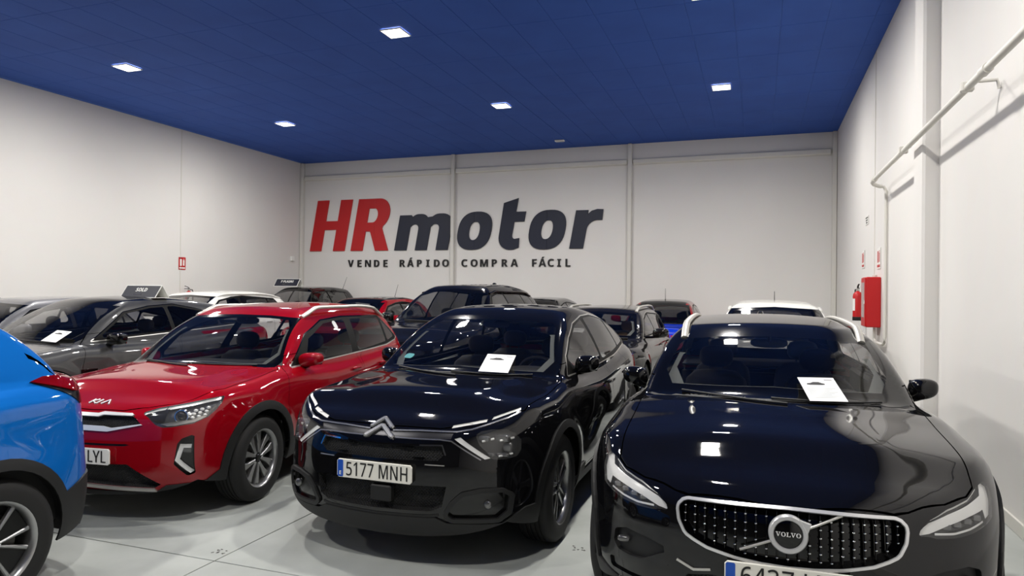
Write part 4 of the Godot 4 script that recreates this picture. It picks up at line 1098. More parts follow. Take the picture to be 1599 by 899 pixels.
func face_red(f: Dictionary, sh: Shape, b: Soup, root: Node3D) -> void:
	var lim := AABB(Vector3(-0.1, 0, 0.6), Vector3(3, 2, 3))
	var up := carve(b, symm([0, 0.750, 0.085, 0.749, 0.125, 0.760, 0.33, 0.755, 0.345, 0.748, 0.335, 0.740, 0.125, 0.741, 0.09, 0.729, 0, 0.730]), 0.0, lim)
	var lo := carve(b, symm([0, 0.676, 0.16, 0.674, 0.215, 0.664, 0.405, 0.690, 0.415, 0.684, 0.19, 0.640, 0, 0.643]), 0.0, lim)
	middle("grille_strip", lo.lifted(0.012), M.lamp_white, root)
	middle("grille_strip", up.lifted(0.012), M.lamp_white, root)
	middle("grille", inlay(b, symm([0, 0.730, 0.09, 0.729, 0.125, 0.741, 0.335, 0.740, 0.36, 0.728, 0.405, 0.690, 0.215, 0.664, 0.16, 0.674, 0, 0.676]), -0.03), M.weave, root)
	var hq := rounded(poly_of([0.388, 0.762, 0.478, 0.792, 0.62, 0.817, 0.72, 0.838, 0.782, 0.850, 0.790, 0.81, 0.782, 0.766, 0.758, 0.721, 0.70, 0.685, 0.59, 0.668, 0.54, 0.667, 0.495, 0.685, 0.442, 0.73]), 0.006)
	var hl := carve(b, hq, 0.0, lim)
	var o := pair("headlight", hl.lifted(-0.04), M.lamp_grey, root, root)
	var inner := Soup.new()
	inner.p = hl.p.duplicate()
	inner.n = hl.n.duplicate()
	for i in inner.p.size(): inner.p[i] -= inner.n[i] * 0.006
	pair("chrome_brow", carve(inner, band([0.396, 0.758, 0.478, 0.783, 0.62, 0.807, 0.72, 0.828, 0.772, 0.839], 0.024), 0.0).lifted(-0.006, false), M.lamp_white, o[0], o[1])
	pair("lamp_tray", carve(inner, poly_of([0.52, 0.690, 0.56, 0.676, 0.60, 0.676, 0.70, 0.694, 0.75, 0.724, 0.74, 0.735, 0.68, 0.710, 0.58, 0.698]), 0.0).lifted(-0.012), M.satin, o[0], o[1])
	pair("lamp_inner_panel", carve(inner, poly_of([0.398, 0.752, 0.478, 0.774, 0.54, 0.785, 0.54, 0.70, 0.50, 0.69, 0.45, 0.73]), 0.0).lifted(-0.016), M.gloss_black, o[0], o[1])
	var pp := sh.front(0.630, 0.748)
	var pn := sh.normal(pp)
	var pt := facing(pp - pn * 0.04, Vector3(0.35, 0, 1)) * Transform3D(Basis(Vector3.RIGHT, PI / 2), Vector3.ZERO)
	pair("projector_ring", Soup.new().lathe([Vector2(0.036, 0.0), Vector2(0.040, 0.022), Vector2(0.046, 0.022), Vector2(0.05, 0.0)], 24, pt), M.chrome, o[0], o[1])
	pair("projector", Soup.new().lathe([Vector2(0.0, 0.024), Vector2(0.015, 0.021), Vector2(0.027, 0.014), Vector2(0.036, 0.0)], 24, pt), M.lamp_dark, o[0], o[1])
	var rs := Soup.new()
	for r in 3:
		for k in 3:
			var p := sh.front(0.690 + k * 0.028, 0.728 + r * 0.026 + k * 0.006)
			rs.blob(p - sh.normal(p) * 0.03, Vector3(0.014, 0.010, 0.012), 3.0, 8, 6)
	pair("reflectors", rs, M.lamp_white, o[0], o[1])
	pair("headlight_lens", hl, M.lens, o[0], o[1])
	var fq := rounded(poly_of([0.615, 0.42, 0.630, 0.555, 0.652, 0.590, 0.712, 0.615, 0.718, 0.348, 0.680, 0.332]), 0.01)
	var fi := carve(b, fq, 0.0, lim)
	var skin := Soup.new()
	skin.p = fi.p.duplicate()
	skin.n = fi.n.duplicate()
	var fo := pair("fog_lamp_pocket", fi.lifted(-0.03), M.gloss_black, root, root)
	pair("fog_lamp_bracket", carve(skin, band([0.702, 0.535, 0.655, 0.540, 0.634, 0.448, 0.704, 0.358], 0.024), 0.0).lifted(-0.014), M.lamp_white, fo[0], fo[1])
	pair("fog_lamp", carve(skin, poly_of([0.662, 0.525, 0.705, 0.520, 0.702, 0.488, 0.66, 0.498]), 0.0).lifted(-0.02), M.lamp_grey, fo[0], fo[1])
	middle("bumper_slot", inlay(b, symm([0, 0.560, 0.32, 0.560, 0.345, 0.553, 0.31, 0.546, 0, 0.546]), -0.01), M.dark_plastic, root)
	middle("lower_intake", inlay(b, symm([0, 0.425, 0.335, 0.425, 0.37, 0.398, 0.53, 0.282, 0.49, 0.258, 0, 0.286]), -0.035), M.weave, root)
	middle("skid_strip", inlay(b, symm([0, 0.284, 0.49, 0.256, 0.50, 0.236, 0, 0.262]), 0.014), M.satin, root)
	# lettered badge on the bonnet's edge
	var bp := sh.front(0.02, 0.812)
	var bt := facing(bp, sh.normal(bp) + Vector3(0, -0.1, 0.1))
	for q in [[-0.088, -0.024, -0.066, 0.024], [-0.032, 0.024, -0.074, 0.003, -0.034, -0.024], [-0.028, -0.024, -0.004, 0.024], [0.012, -0.024, 0.052, 0.024, 0.074, -0.024]]:
		var pts: Array = []
		for j in range(0, q.size(), 2): pts.append(bt * Vector3(q[j], q[j + 1], 0.004))
		part("badge_letter", Soup.new().tube(pts, 0.0062, 0.006, 6, bt.basis.z), M.lamp_white, root)
# ---------------------------------------------------------------- the lines of each car
# zf, zr nose and tail; w half width; h roof; hood, nose_y bonnet height at the screen and at its front edge; s0, s1 foot and head of the windscreen;
# r1, rr end of the roof and its height; r0 foot of the rear window; belt height of the shoulder
func design(o: Dictionary) -> Dictionary:
	var zf: float = o.zf
	var zr: float = o.zr
	var w: float = o.w
	var h: float = o.h
	var hb: float = o.hood
	var ny: float = o.nose_y
	var s0: float = o.s0
	var s1: float = o.s1
	var r1: float = o.r1
	var rr: float = o.rr
	var r0: float = o.r0
	var bt: float = o.belt
	var br: float = o.get("belt_r", bt)
	var cw: float = o.cw
	var q: float = (s1 - s0) / (h - 0.04 - hb)
	var e: float = (r1 - r0) / (rr - br)
	var d := {
		"top": [zr - 0.1, br, r0 + 0.3, br, 0.0, bt, s0 - 0.1, hb, s0 + 0.25, hb - 0.03, (s0 + zf) * 0.5 + 0.1, lerpf(hb, ny, 0.33), zf - 0.3, lerpf(hb, ny, 0.74), zf - 0.12, ny, zf + 0.1, ny - 0.16],
		"plan": [zr - 0.02, w * 0.80, zr + 0.25, w * 0.93, zr + 0.6, w * 0.985, -o.wb / 2, w, o.wb / 2, w, zf - 0.55, w * 0.97, zf - 0.3, w * 0.925, zf - 0.12, w * 0.85, zf, w * 0.74],
		"sec": [0.12, 0.13, 0.2, 0.07, 0.35, 0.025, 0.5, 0.008, 0.65, 0.0, 0.78, 0.012, bt - 0.1, 0.028, bt, 0.055, bt + 0.15, 0.13],
		"nose": [0.1, zf - 0.17, 0.25, zf - 0.04, 0.42, zf, 0.6, zf - 0.008, ny - 0.04, zf - 0.05, ny + 0.1, zf - 0.16, ny + 0.3, zf - 0.45],
		"nosebow": [0.0, 0.0, 0.2, 0.012, 0.43, 0.06, 0.6, 0.13, 0.75, 0.25, 0.85, 0.40, 0.95, 0.62],
		"tail": [0.1, zr + 0.14, 0.3, zr + 0.02, 0.5, zr, 0.7, zr + 0.01, br, zr + 0.06, br + 0.2, zr + 0.12],
		"tailbow": [0.0, 0.0, 0.4, 0.025, 0.6, 0.07, 0.75, 0.15, 0.85, 0.27, 0.95, 0.5],
		"roof": [r0 - 0.2, rr - 0.10, r1, rr, (r1 + s1) * 0.5 - 0.1, h, s1, h - 0.035, s1 + 0.4, h - 0.13],
		"cplan": [r0 - 0.1, cw * 0.86, r1 - 0.1, cw * 0.93, -0.7, cw, 0.1, cw * 0.995, s0 - 0.3, cw * 0.955, s0 + 0.2, cw * 0.88],
		"tumble": [0.6, -0.05, bt - 0.08, -0.02, bt + 0.02, 0.0, bt + 0.22, 0.085, bt + 0.42, 0.205, bt + 0.62, 0.36],
		"screen": [hb - 0.5, s0 - q * 0.5, hb, s0, (hb + h) * 0.5, lerpf(s0, s1, 0.5) + 0.025, h - 0.04, s1, h + 0.3, s1 + q * 0.34],
		"back": [br - 0.4, r0 - e * 0.1, br, r0, (br + rr) * 0.5, lerpf(r0, r1, 0.45) - 0.03, rr, r1, rr + 0.3, r1 + e * 0.5],
		"zf": zf, "zr": zr, "wb": o.wb, "wheel_r": o.wheel_r, "arch": o.wheel_r + 0.045,
	}
	d.merge(o, true)
	return d

func designs() -> Dictionary:
	return {
		"estate": design({"zf": 2.30, "zr": -2.47, "w": 0.925, "h": 1.445, "hood": 1.02, "nose_y": 0.79, "s0": 1.10, "s1": 0.25, "r1": -2.12, "rr": 1.345, "r0": -2.40, "belt": 0.99, "cw": 0.80, "wb": 2.875, "wheel_r": 0.345,
			"crown": 0.07, "wsb": 0.42, "bulge": [0.012, 0.42, 0.62, 0.035]}),
		"fastback": design({"zf": 2.19, "zr": -2.17, "w": 0.90, "h": 1.50, "hood": 1.02, "nose_y": 0.84, "s0": 1.06, "s1": 0.22, "r1": -1.55, "rr": 1.33, "r0": -2.08, "belt": 0.98, "belt_r": 1.06, "cw": 0.79, "wb": 2.67, "wheel_r": 0.345,
			"roof": [-2.2, 1.10, -1.9, 1.20, -1.5, 1.335, -1.0, 1.445, -0.35, 1.50, 0.22, 1.465, 0.6, 1.37], "crown": 0.05, "wsb": 0.38, "bulge": [0.014, 0.40, 0.55, 0.035]}),
		"red": design({"zf": 2.10, "zr": -2.00, "w": 0.865, "h": 1.475, "hood": 0.985, "nose_y": 0.80, "s0": 1.00, "s1": 0.20, "r1": -1.62, "rr": 1.40, "r0": -1.95, "belt": 0.95, "belt_r": 1.0, "cw": 0.765, "wb": 2.58, "wheel_r": 0.325,
			"crown": 0.06, "wsb": 0.36, "bulge": [0.012, 0.45, 0.58, 0.03]}),
		"blue": design({"zf": 2.08, "zr": -2.04, "w": 0.89, "h": 1.58, "hood": 1.08, "nose_y": 0.90, "s0": 1.0, "s1": 0.25, "r1": -1.45, "rr": 1.50, "r0": -1.88, "belt": 1.03, "belt_r": 1.12, "cw": 0.79, "wb": 2.58, "wheel_r": 0.33}),
		"coupe": design({"zf": 2.28, "zr": -2.40, "w": 0.93, "h": 1.50, "hood": 0.99, "nose_y": 0.80, "s0": 1.08, "s1": 0.24, "r1": -1.6, "rr": 1.34, "r0": -2.25, "belt": 0.98, "belt_r": 1.06, "cw": 0.82, "wb": 2.85, "wheel_r": 0.35,
			"roof": [-2.4, 1.06, -2.1, 1.17, -1.6, 1.345, -1.0, 1.46, -0.35, 1.50, 0.24, 1.465, 0.6, 1.37]}),
		"csuv": design({"zf": 2.15, "zr": -2.20, "w": 0.92, "h": 1.56, "hood": 1.07, "nose_y": 0.90, "s0": 0.95, "s1": 0.15, "r1": -1.75, "rr": 1.48, "r0": -2.1, "belt": 1.05, "cw": 0.81, "wb": 2.65, "wheel_r": 0.35}),
		"suv": design({"zf": 2.25, "zr": -2.38, "w": 0.93, "h": 1.73, "hood": 1.16, "nose_y": 0.95, "s0": 0.98, "s1": 0.15, "r1": -1.95, "rr": 1.65, "r0": -2.28, "belt": 1.10, "cw": 0.82, "wb": 2.75, "wheel_r": 0.36}),
		"hatch": design({"zf": 2.05, "zr": -1.95, "w": 0.88, "h": 1.47, "hood": 0.98, "nose_y": 0.82, "s0": 0.95, "s1": 0.15, "r1": -1.5, "rr": 1.39, "r0": -1.85, "belt": 0.96, "cw": 0.77, "wb": 2.55, "wheel_r": 0.32}),
		"low": design({"zf": 2.05, "zr": -2.0, "w": 0.90, "h": 1.48, "hood": 0.99, "nose_y": 0.82, "s0": 0.95, "s1": 0.15, "r1": -1.6, "rr": 1.40, "r0": -1.95, "belt": 0.98, "cw": 0.80, "wb": 2.55, "wheel_r": 0.32}),
		"lowa": design({"zf": 2.05, "zr": -2.0, "w": 0.90, "h": 1.525, "hood": 1.03, "nose_y": 0.82, "s0": 0.95, "s1": 0.15, "r1": -1.6, "rr": 1.445, "r0": -1.95, "belt": 0.98, "cw": 0.80, "wb": 2.55, "wheel_r": 0.32}),
		"boxy": design({"zf": 1.85, "zr": -1.80, "w": 0.86, "h": 1.68, "hood": 1.10, "nose_y": 0.95, "s0": 0.90, "s1": 0.25, "r1": -1.6, "rr": 1.62, "r0": -1.75, "belt": 1.05, "cw": 0.79, "wb": 2.4, "wheel_r": 0.32}),
		"tourer": design({"zf": 2.30, "zr": -2.35, "w": 0.91, "h": 1.40, "hood": 0.95, "nose_y": 0.78, "s0": 0.95, "s1": 0.1, "r1": -1.95, "rr": 1.33, "r0": -2.28, "belt": 0.93, "cw": 0.79, "wb": 2.8, "wheel_r": 0.33}),
	}
# ---------------------------------------------------------------- curves and triangle soups
class Lut:
	var a := 0.0
	var k := 1.0
	var n := 0
	var v := PackedFloat32Array()
	func _init(c: Array, step := 0.01, soften := 3) -> void:
		var m := c.size() / 2
		var sl: Array = []
		for i in m:
			if i == 0: sl.append((c[3] - c[1]) / (c[2] - c[0]))
			elif i == m - 1: sl.append((c[2 * i + 1] - c[2 * i - 1]) / (c[2 * i] - c[2 * i - 2]))
			else:
				var s0: float = (c[2 * i + 1] - c[2 * i - 1]) / (c[2 * i] - c[2 * i - 2])
				var s1: float = (c[2 * i + 3] - c[2 * i + 1]) / (c[2 * i + 2] - c[2 * i])
				sl.append(0.0 if s0 * s1 <= 0.0 else 2.0 * s0 * s1 / (s0 + s1))
		a = c[0]
		k = 1.0 / step
		n = int(ceil((c[2 * m - 2] - c[0]) / step)) + 1
		v.resize(n)
		var j := 0
		for i in n:
			var x: float = minf(a + i * step, c[2 * m - 2])
			while j < m - 2 and x > c[2 * j + 2]: j += 1
			var h: float = c[2 * j + 2] - c[2 * j]
			var t: float = (x - c[2 * j]) / h
			var t2 := t * t
			var t3 := t2 * t
			v[i] = (2 * t3 - 3 * t2 + 1) * c[2 * j + 1] + (t3 - 2 * t2 + t) * h * sl[j] + (3 * t2 - 2 * t3) * c[2 * j + 3] + (t3 - t2) * h * sl[j + 1]
		for r in soften:
			var w := v.duplicate()
			for i in range(1, n - 1): w[i] = 0.25 * v[i - 1] + 0.5 * v[i] + 0.25 * v[i + 1]
			v = w
	func at(x: float) -> float:
		var f := (x - a) * k
		if f <= 0.0: return v[0] + (v[1] - v[0]) * f
		if f >= n - 1: return v[n - 1] + (v[n - 1] - v[n - 2]) * (f - n + 1)
		var i := int(f)
		return v[i] + (v[i + 1] - v[i]) * (f - i)

class Soup:
	var p := PackedVector3Array()
	var n := PackedVector3Array()
	func tri(a: Vector3, b: Vector3, c: Vector3, na: Vector3, nb: Vector3, nc: Vector3) -> void:
		if (b - a).cross(c - a).dot(na + nb + nc) > 0.0:
			p.append_array([a, c, b])
			n.append_array([na, nc, nb])
		else:
			p.append_array([a, b, c])
			n.append_array([na, nb, nc])
	func flat(a: Vector3, b: Vector3, c: Vector3, o: Vector3) -> void:
		var q := (b - a).cross(c - a)
		if q.length_squared() < 1e-16: return
		q = q.normalized()
		if q.dot(o) < 0.0: q = -q
		tri(a, b, c, q, q, q)
	func quad(a: Vector3, b: Vector3, c: Vector3, d: Vector3, o: Vector3) -> void:
		flat(a, b, c, o)
		flat(a, c, d, o)
	func add(s: Soup, t := Transform3D.IDENTITY) -> Soup:
		var b := t.basis.inverse().transposed()
		for i in range(0, s.p.size(), 3):
			tri(t * s.p[i], t * s.p[i + 1], t * s.p[i + 2], (b * s.n[i]).normalized(), (b * s.n[i + 1]).normalized(), (b * s.n[i + 2]).normalized())
		return self
	func mirrored() -> Soup:
		return Soup.new().add(self, Transform3D(Basis.from_scale(Vector3(-1, 1, 1)), Vector3.ZERO))
	# a box whose edges are cut off by b
	func box(c: Vector3, s: Vector3, b := 0.004, t := Transform3D.IDENTITY) -> Soup:
		var h := s * 0.5
		b = minf(b, minf(h.x, minf(h.y, h.z)) * 0.9)
		var o := Soup.new()
		for ax in 3:
			var u := (ax + 1) % 3
			var w := (ax + 2) % 3
			for sg in [-1.0, 1.0]:
				var q: Array[Vector3] = []
				for e in [[-1, -1], [1, -1], [1, 1], [-1, 1]]:
					var r := Vector3.ZERO
					r[ax] = sg * h[ax]
					r[u] = e[0] * (h[u] - b)
					r[w] = e[1] * (h[w] - b)
					q.append(c + r)
				var nn := Vector3.ZERO
				nn[ax] = sg
				o.quad(q[0], q[1], q[2], q[3], nn)
		if b > 0.0:
			for ax in 3:
				var u := (ax + 1) % 3
				var w := (ax + 2) % 3
				for su in [-1.0, 1.0]:
					for sw in [-1.0, 1.0]:
						var q: Array[Vector3] = []
						for e in [[-1.0, 0], [1.0, 0], [1.0, 1], [-1.0, 1]]:
							var r := Vector3.ZERO
							r[ax] = e[0] * (h[ax] - b)
							r[u] = su * (h[u] - (b if e[1] == 0 else 0.0))
							r[w] = sw * (h[w] - (0.0 if e[1] == 0 else b))
							q.append(c + r)
						var nn := Vector3.ZERO
						nn[u] = su
						nn[w] = sw
						o.quad(q[0], q[1], q[2], q[3], nn)
			for sx in [-1.0, 1.0]:
				for sy in [-1.0, 1.0]:
					for sz in [-1.0, 1.0]:
						var m := Vector3(sx, sy, sz)
						o.flat(c + m * (h - Vector3(0, b, b)), c + m * (h - Vector3(b, 0, b)), c + m * (h - Vector3(b, b, 0)), m)
		return add(o, t)
	# profile of (radius, height) turned about the y axis; corners sharper than about 35 degrees stay crisp
	func lathe(pr: Array, seg := 24, t := Transform3D.IDENTITY) -> Soup:
		var o := Soup.new()
		for i in pr.size() - 1:
			var a: Vector2 = pr[i]
			var b: Vector2 = pr[i + 1]
			var d := (b - a).normalized()
			if (b - a).length() < 1e-6: continue
			var n0 := Vector2(d.y, -d.x)
			var na := n0
			var nb := n0
			if i > 0 and (a - pr[i - 1]).normalized().dot(d) > 0.8:
				var e: Vector2 = (a - pr[i - 1]).normalized()
				na = (n0 + Vector2(e.y, -e.x)).normalized()
			if i < pr.size() - 2 and (pr[i + 2] - b).normalized().dot(d) > 0.8:
				var e: Vector2 = (pr[i + 2] - b).normalized()
				nb = (n0 + Vector2(e.y, -e.x)).normalized()
			for s in seg:
				var f0 := TAU * s / seg
				var f1 := TAU * (s + 1) / seg
				var q := func(r: Vector2, f: float) -> Vector3: return Vector3(r.x * cos(f), r.y, r.x * sin(f))
				if a.x > 1e-6: o.tri(q.call(a, f0), q.call(a, f1), q.call(b, f1), q.call(na, f0), q.call(na, f1), q.call(nb, f1))
				if b.x > 1e-6: o.tri(q.call(a, f0), q.call(b, f1), q.call(b, f0), q.call(na, f0), q.call(nb, f1), q.call(nb, f0))
		return add(o, t)
	# a tube of elliptical section (ra across, rb along up) along points, ends closed
	func tube(pts: Array, ra: float, rb := -1.0, seg := 10, up := Vector3.UP, taper: Array = []) -> Soup:
		if rb < 0.0: rb = ra
		var rows: Array = []
		var nrs: Array = []
		for i in pts.size():
			var d: Vector3 = (pts[mini(i + 1, pts.size() - 1)] - pts[maxi(i - 1, 0)]).normalized()
			var u := up if absf(d.dot(up)) < 0.95 else Vector3.RIGHT
			var sx := d.cross(u).normalized()
			var sy := sx.cross(d).normalized()
			var f: float = taper[i] if taper.size() else 1.0
			var row: Array[Vector3] = []
			var nr: Array[Vector3] = []
			for s in seg:
				var a := TAU * s / seg
				row.append(pts[i] + sx * cos(a) * ra * f + sy * sin(a) * rb * f)
				nr.append((sx * cos(a) / ra + sy * sin(a) / rb).normalized())
			rows.append(row)
			nrs.append(nr)
		for i in pts.size() - 1:
			for s in seg:
				var e := (s + 1) % seg
				tri(rows[i][s], rows[i][e], rows[i + 1][e], nrs[i][s], nrs[i][e], nrs[i + 1][e])
				tri(rows[i][s], rows[i + 1][e], rows[i + 1][s], nrs[i][s], nrs[i + 1][e], nrs[i + 1][s])
		for i in [0, pts.size() - 1]:
			var o: Vector3 = (pts[i] - pts[1 if i == 0 else i - 1]).normalized()
			for s in seg: flat(pts[i], rows[i][s], rows[i][(s + 1) % seg], o)
		return self
	# a flat polygon in x, y pushed out to depth along z from 0, its front edge cut by bev
	func prism(poly: PackedVector2Array, depth: float, bev := 0.0, t := Transform3D.IDENTITY) -> Soup:
		var o := Soup.new()
		var top := poly
		if bev > 0.0:
			var off := Geometry2D.offset_polygon(poly, -bev, Geometry2D.JOIN_MITER)
			if off.size() == 1: top = off[0]
			else: bev = 0.0
		var ix := Geometry2D.triangulate_polygon(top)
		for i in range(0, ix.size(), 3):
			o.flat(v3(top[ix[i]], depth), v3(top[ix[i + 1]], depth), v3(top[ix[i + 2]], depth), Vector3.BACK)
		ix = Geometry2D.triangulate_polygon(poly)
		for i in range(0, ix.size(), 3):
			o.flat(v3(poly[ix[i]], 0), v3(poly[ix[i + 1]], 0), v3(poly[ix[i + 2]], 0), Vector3.FORWARD)
		var cw := 1.0 if Geometry2D.is_polygon_clockwise(poly) else -1.0
		for i in poly.size():
			var a := poly[i]
			var b := poly[(i + 1) % poly.size()]
			var nn := Vector3(-(b.y - a.y), b.x - a.x, 0) * cw
			o.quad(v3(a, 0), v3(b, 0), v3(b, depth - bev), v3(a, depth - bev), nn)
			if bev > 0.0:
				var near := func(q: Vector2) -> Vector2:
					var best := top[0]
					for r in top:
						if r.distance_squared_to(q) < best.distance_squared_to(q): best = r
					return best
				o.quad(v3(a, depth - bev), v3(b, depth - bev), v3(near.call(b), depth), v3(near.call(a), depth), nn + Vector3(0, 0, 0.5 * nn.length()))
		return add(o, t)
	static func v3(q: Vector2, z: float) -> Vector3:
		return Vector3(q.x, q.y, z)
	# a rounded block: superellipsoid of half sizes h, exponent e (2 = ellipsoid, 6 = box with soft edges)
	func blob(c: Vector3, h: Vector3, e := 4.0, nu := 20, nv := 12, t := Transform3D.IDENTITY, bend = null) -> Soup:
		var o := Soup.new()
		var pt := func(i: int, j: int) -> Array:
			var la := PI * (float(j) / nv - 0.5)
			var lo := TAU * i / nu
			var q := Vector3(cos(la) * cos(lo), sin(la), cos(la) * sin(lo))
			var m := pow(pow(absf(q.x), e) + pow(absf(q.y), e) + pow(absf(q.z), e), -1.0 / e)
			var s := q * m
			var g := Vector3(signf(s.x) * pow(absf(s.x), e - 1) / h.x, signf(s.y) * pow(absf(s.y), e - 1) / h.y, signf(s.z) * pow(absf(s.z), e - 1) / h.z).normalized()
			var w := s * h
			if bend != null: w = bend.call(w)
			return [c + w, g]
		for i in nu:
			for j in nv:
				var a: Array = pt.call(i, j)
				var b: Array = pt.call(i + 1, j)
				var d: Array = pt.call(i + 1, j + 1)
				var f: Array = pt.call(i, j + 1)
				if j > 0: o.tri(a[0], b[0], d[0], a[1], b[1], d[1])
				if j < nv - 1: o.tri(a[0], d[0], f[0], a[1], d[1], f[1])
		return add(o, t)
	# the same surface moved along its normals, with walls from the old rim to the new one
	func lifted(off: float, walls := true, way := Vector3.ZERO) -> Soup:
		var o := Soup.new()
		var rim := {}
		for i in p.size():
			o.p.append(p[i] + (n[i] if way == Vector3.ZERO else way) * off)
			o.n.append(n[i])
		if not walls: return o
		for i in range(0, p.size(), 3):
			for e in 3:
				var a := i + e
				var b := i + (e + 1) % 3
				var ka := Vector3i((p[a] * 4000.0).round())
				var kb := Vector3i((p[b] * 4000.0).round())
				if ka == kb: continue
				if rim.has([kb, ka]): rim.erase([kb, ka])
				else: rim[[ka, kb]] = [a, b, i + (e + 2) % 3]
		for r in rim.values():
			if absf(p[r[0]].x) < 1e-4 and absf(p[r[1]].x) < 1e-4: continue
			var out := (p[r[0]] + p[r[1]]) * 0.5 - p[r[2]]
			o.quad(p[r[0]], p[r[1]], o.p[r[1]], o.p[r[0]], out * signf(off))
		return o
	func mesh() -> ArrayMesh:
		var arr: Array = []
		arr.resize(Mesh.ARRAY_MAX)
		arr[Mesh.ARRAY_VERTEX] = p
		arr[Mesh.ARRAY_NORMAL] = n
		var m := ArrayMesh.new()
		if p.size(): m.add_surface_from_arrays(Mesh.PRIMITIVE_TRIANGLES, arr)
		return m

